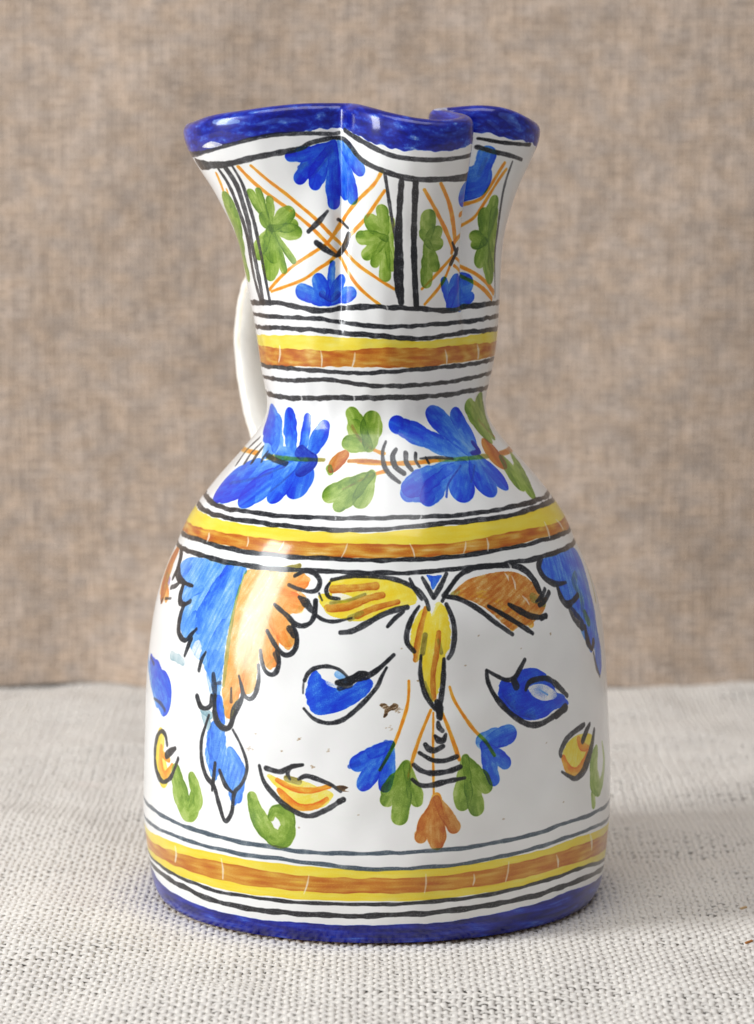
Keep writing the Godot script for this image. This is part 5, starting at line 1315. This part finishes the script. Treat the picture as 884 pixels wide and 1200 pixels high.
func build_hanging() -> void:
	# weave drawn thread by thread in a texture, with slubs and uneven dye
	var n := 1024
	var im := Image.create(n, n, false, Image.FORMAT_RGB8)
	var hm := Image.create(n, n, false, Image.FORMAT_R8)
	var threads := 200.0
	for y in n:
		for x in n:
			var fx := float(x) / n
			var fy := float(y) / n
			var tx := fx * threads + 0.35 * noise.get_noise_2d(x * 0.02, y * 0.004)
			var ty := fy * threads + 0.35 * noise.get_noise_2d(x * 0.004, y * 0.02 + 60.0)
			var ix := floorf(tx)
			var iy := floorf(ty)
			var cx := absf(tx - ix - 0.5) * 2.0
			var cy := absf(ty - iy - 0.5) * 2.0
			var over := posmod(int(ix) + int(iy), 2) == 0
			var up := 1.0 - cx * cx if over else 1.0 - cy * cy
			var warp_tone := noise.get_noise_2d(ix * 0.9, y * 0.016)
			var weft_tone := noise.get_noise_2d(x * 0.022, iy * 0.9 + 300.0)
			var patch := noise.get_noise_2d(x * 0.010 + 90.0, y * 0.013)
			var patch2 := noise.get_noise_2d(x * 0.028 + 190.0, y * 0.038)
			var tone := (warp_tone * 0.085 if over else weft_tone * 0.07) + 0.020 * noise.get_noise_2d(ix * 0.35 + 40.0, y * 0.003) + 0.026 * patch + 0.022 * patch2
			var hole := clampf((cx * cy - 0.45) * 2.0, 0.0, 1.0)
			var c := Color(0.70, 0.632, 0.572) * (1.0 + 1.5 * tone) 
			c = c.lerp(Color(0.30, 0.25, 0.20), hole * 0.45)
			var warm := noise.get_noise_2d(x * 0.018 + 500.0, y * 0.03)
			c.r += 0.012 * warm
			c.b -= 0.014 * warm
			im.set_pixel(x, y, c)
			hm.set_pixel(x, y, Color(up * 0.8 + 0.2 * (1.0 - hole), 0, 0))
	var m := StandardMaterial3D.new()
	m.albedo_texture = ImageTexture.create_from_image(im)
	m.heightmap_enabled = true
	m.heightmap_texture = ImageTexture.create_from_image(hm)
	m.heightmap_scale = 0.06
	m.roughness = 0.95
	m.metallic_specular = 0.2
	m.cull_mode = BaseMaterial3D.CULL_DISABLED
	# hangs from above, buckles a little, its hem resting on the cloth
	var cols := 160
	var rows := 90
	var front := []
	var uvs := []
	for r in rows + 1:
		var y := lerpf(-0.0005, 0.95, float(r) / rows)
		for c in cols + 1:
			var x := lerpf(-0.85, 0.85, float(c) / cols)
			var z := -0.41 + 0.014 * noise.get_noise_2d(x * 2.6, y * 1.1) + 0.022 * exp(-pow((x + 0.085) / 0.03, 2)) * exp(-y / 0.05) + 0.0025 * noise.get_noise_2d(x * 9.0, y * 7.0)
			z += 0.010 * exp(-y / 0.03) * (1.0 + 0.9 * noise.get_noise_2d(x * 8.0, 5.0))
			front.append(Vector3(x, y, z))
			uvs.append(Vector2(x / 0.42, -y / 0.42))
	var o := MeshInstance3D.new()
	o.name = "burlap_backdrop"
	o.mesh = sheet(front, uvs, cols, false)
	o.material_override = m
	tag(o, "brown burlap sacking hanging upright behind the painted jug", "backdrop")
	add_child(o)


func build_fibres() -> void:
	# loose fibres and straw crumbs lying on the cloth
	var straw := StandardMaterial3D.new()
	straw.albedo_color = Color(0.60, 0.38, 0.16)
	straw.roughness = 0.8
	var pale := straw.duplicate()
	pale.albedo_color = Color(0.72, 0.60, 0.44)
	var bits := [[Vector3(0.1204, 0.0006, 0.0760), 0.6, 0.0028, "dark orange straw crumb on the white cloth, nearer the camera"], [Vector3(0.1237, 0.0006, 0.0310), 0.5, 0.0024, "pale straw crumb on the white cloth, farther from the camera"]]
	for b in bits:
		var mesh := BoxMesh.new()
		mesh.size = Vector3(b[2], 0.0005, 0.0009)
		var o := MeshInstance3D.new()
		o.name = "straw_crumb"
		o.mesh = mesh
		o.material_override = straw if b[2] > 0.0025 else pale
		o.position = b[0]
		o.rotation = Vector3(0.1, b[1], 0.15)
		tag(o, b[3], "straw crumb")
		add_child(o, true)
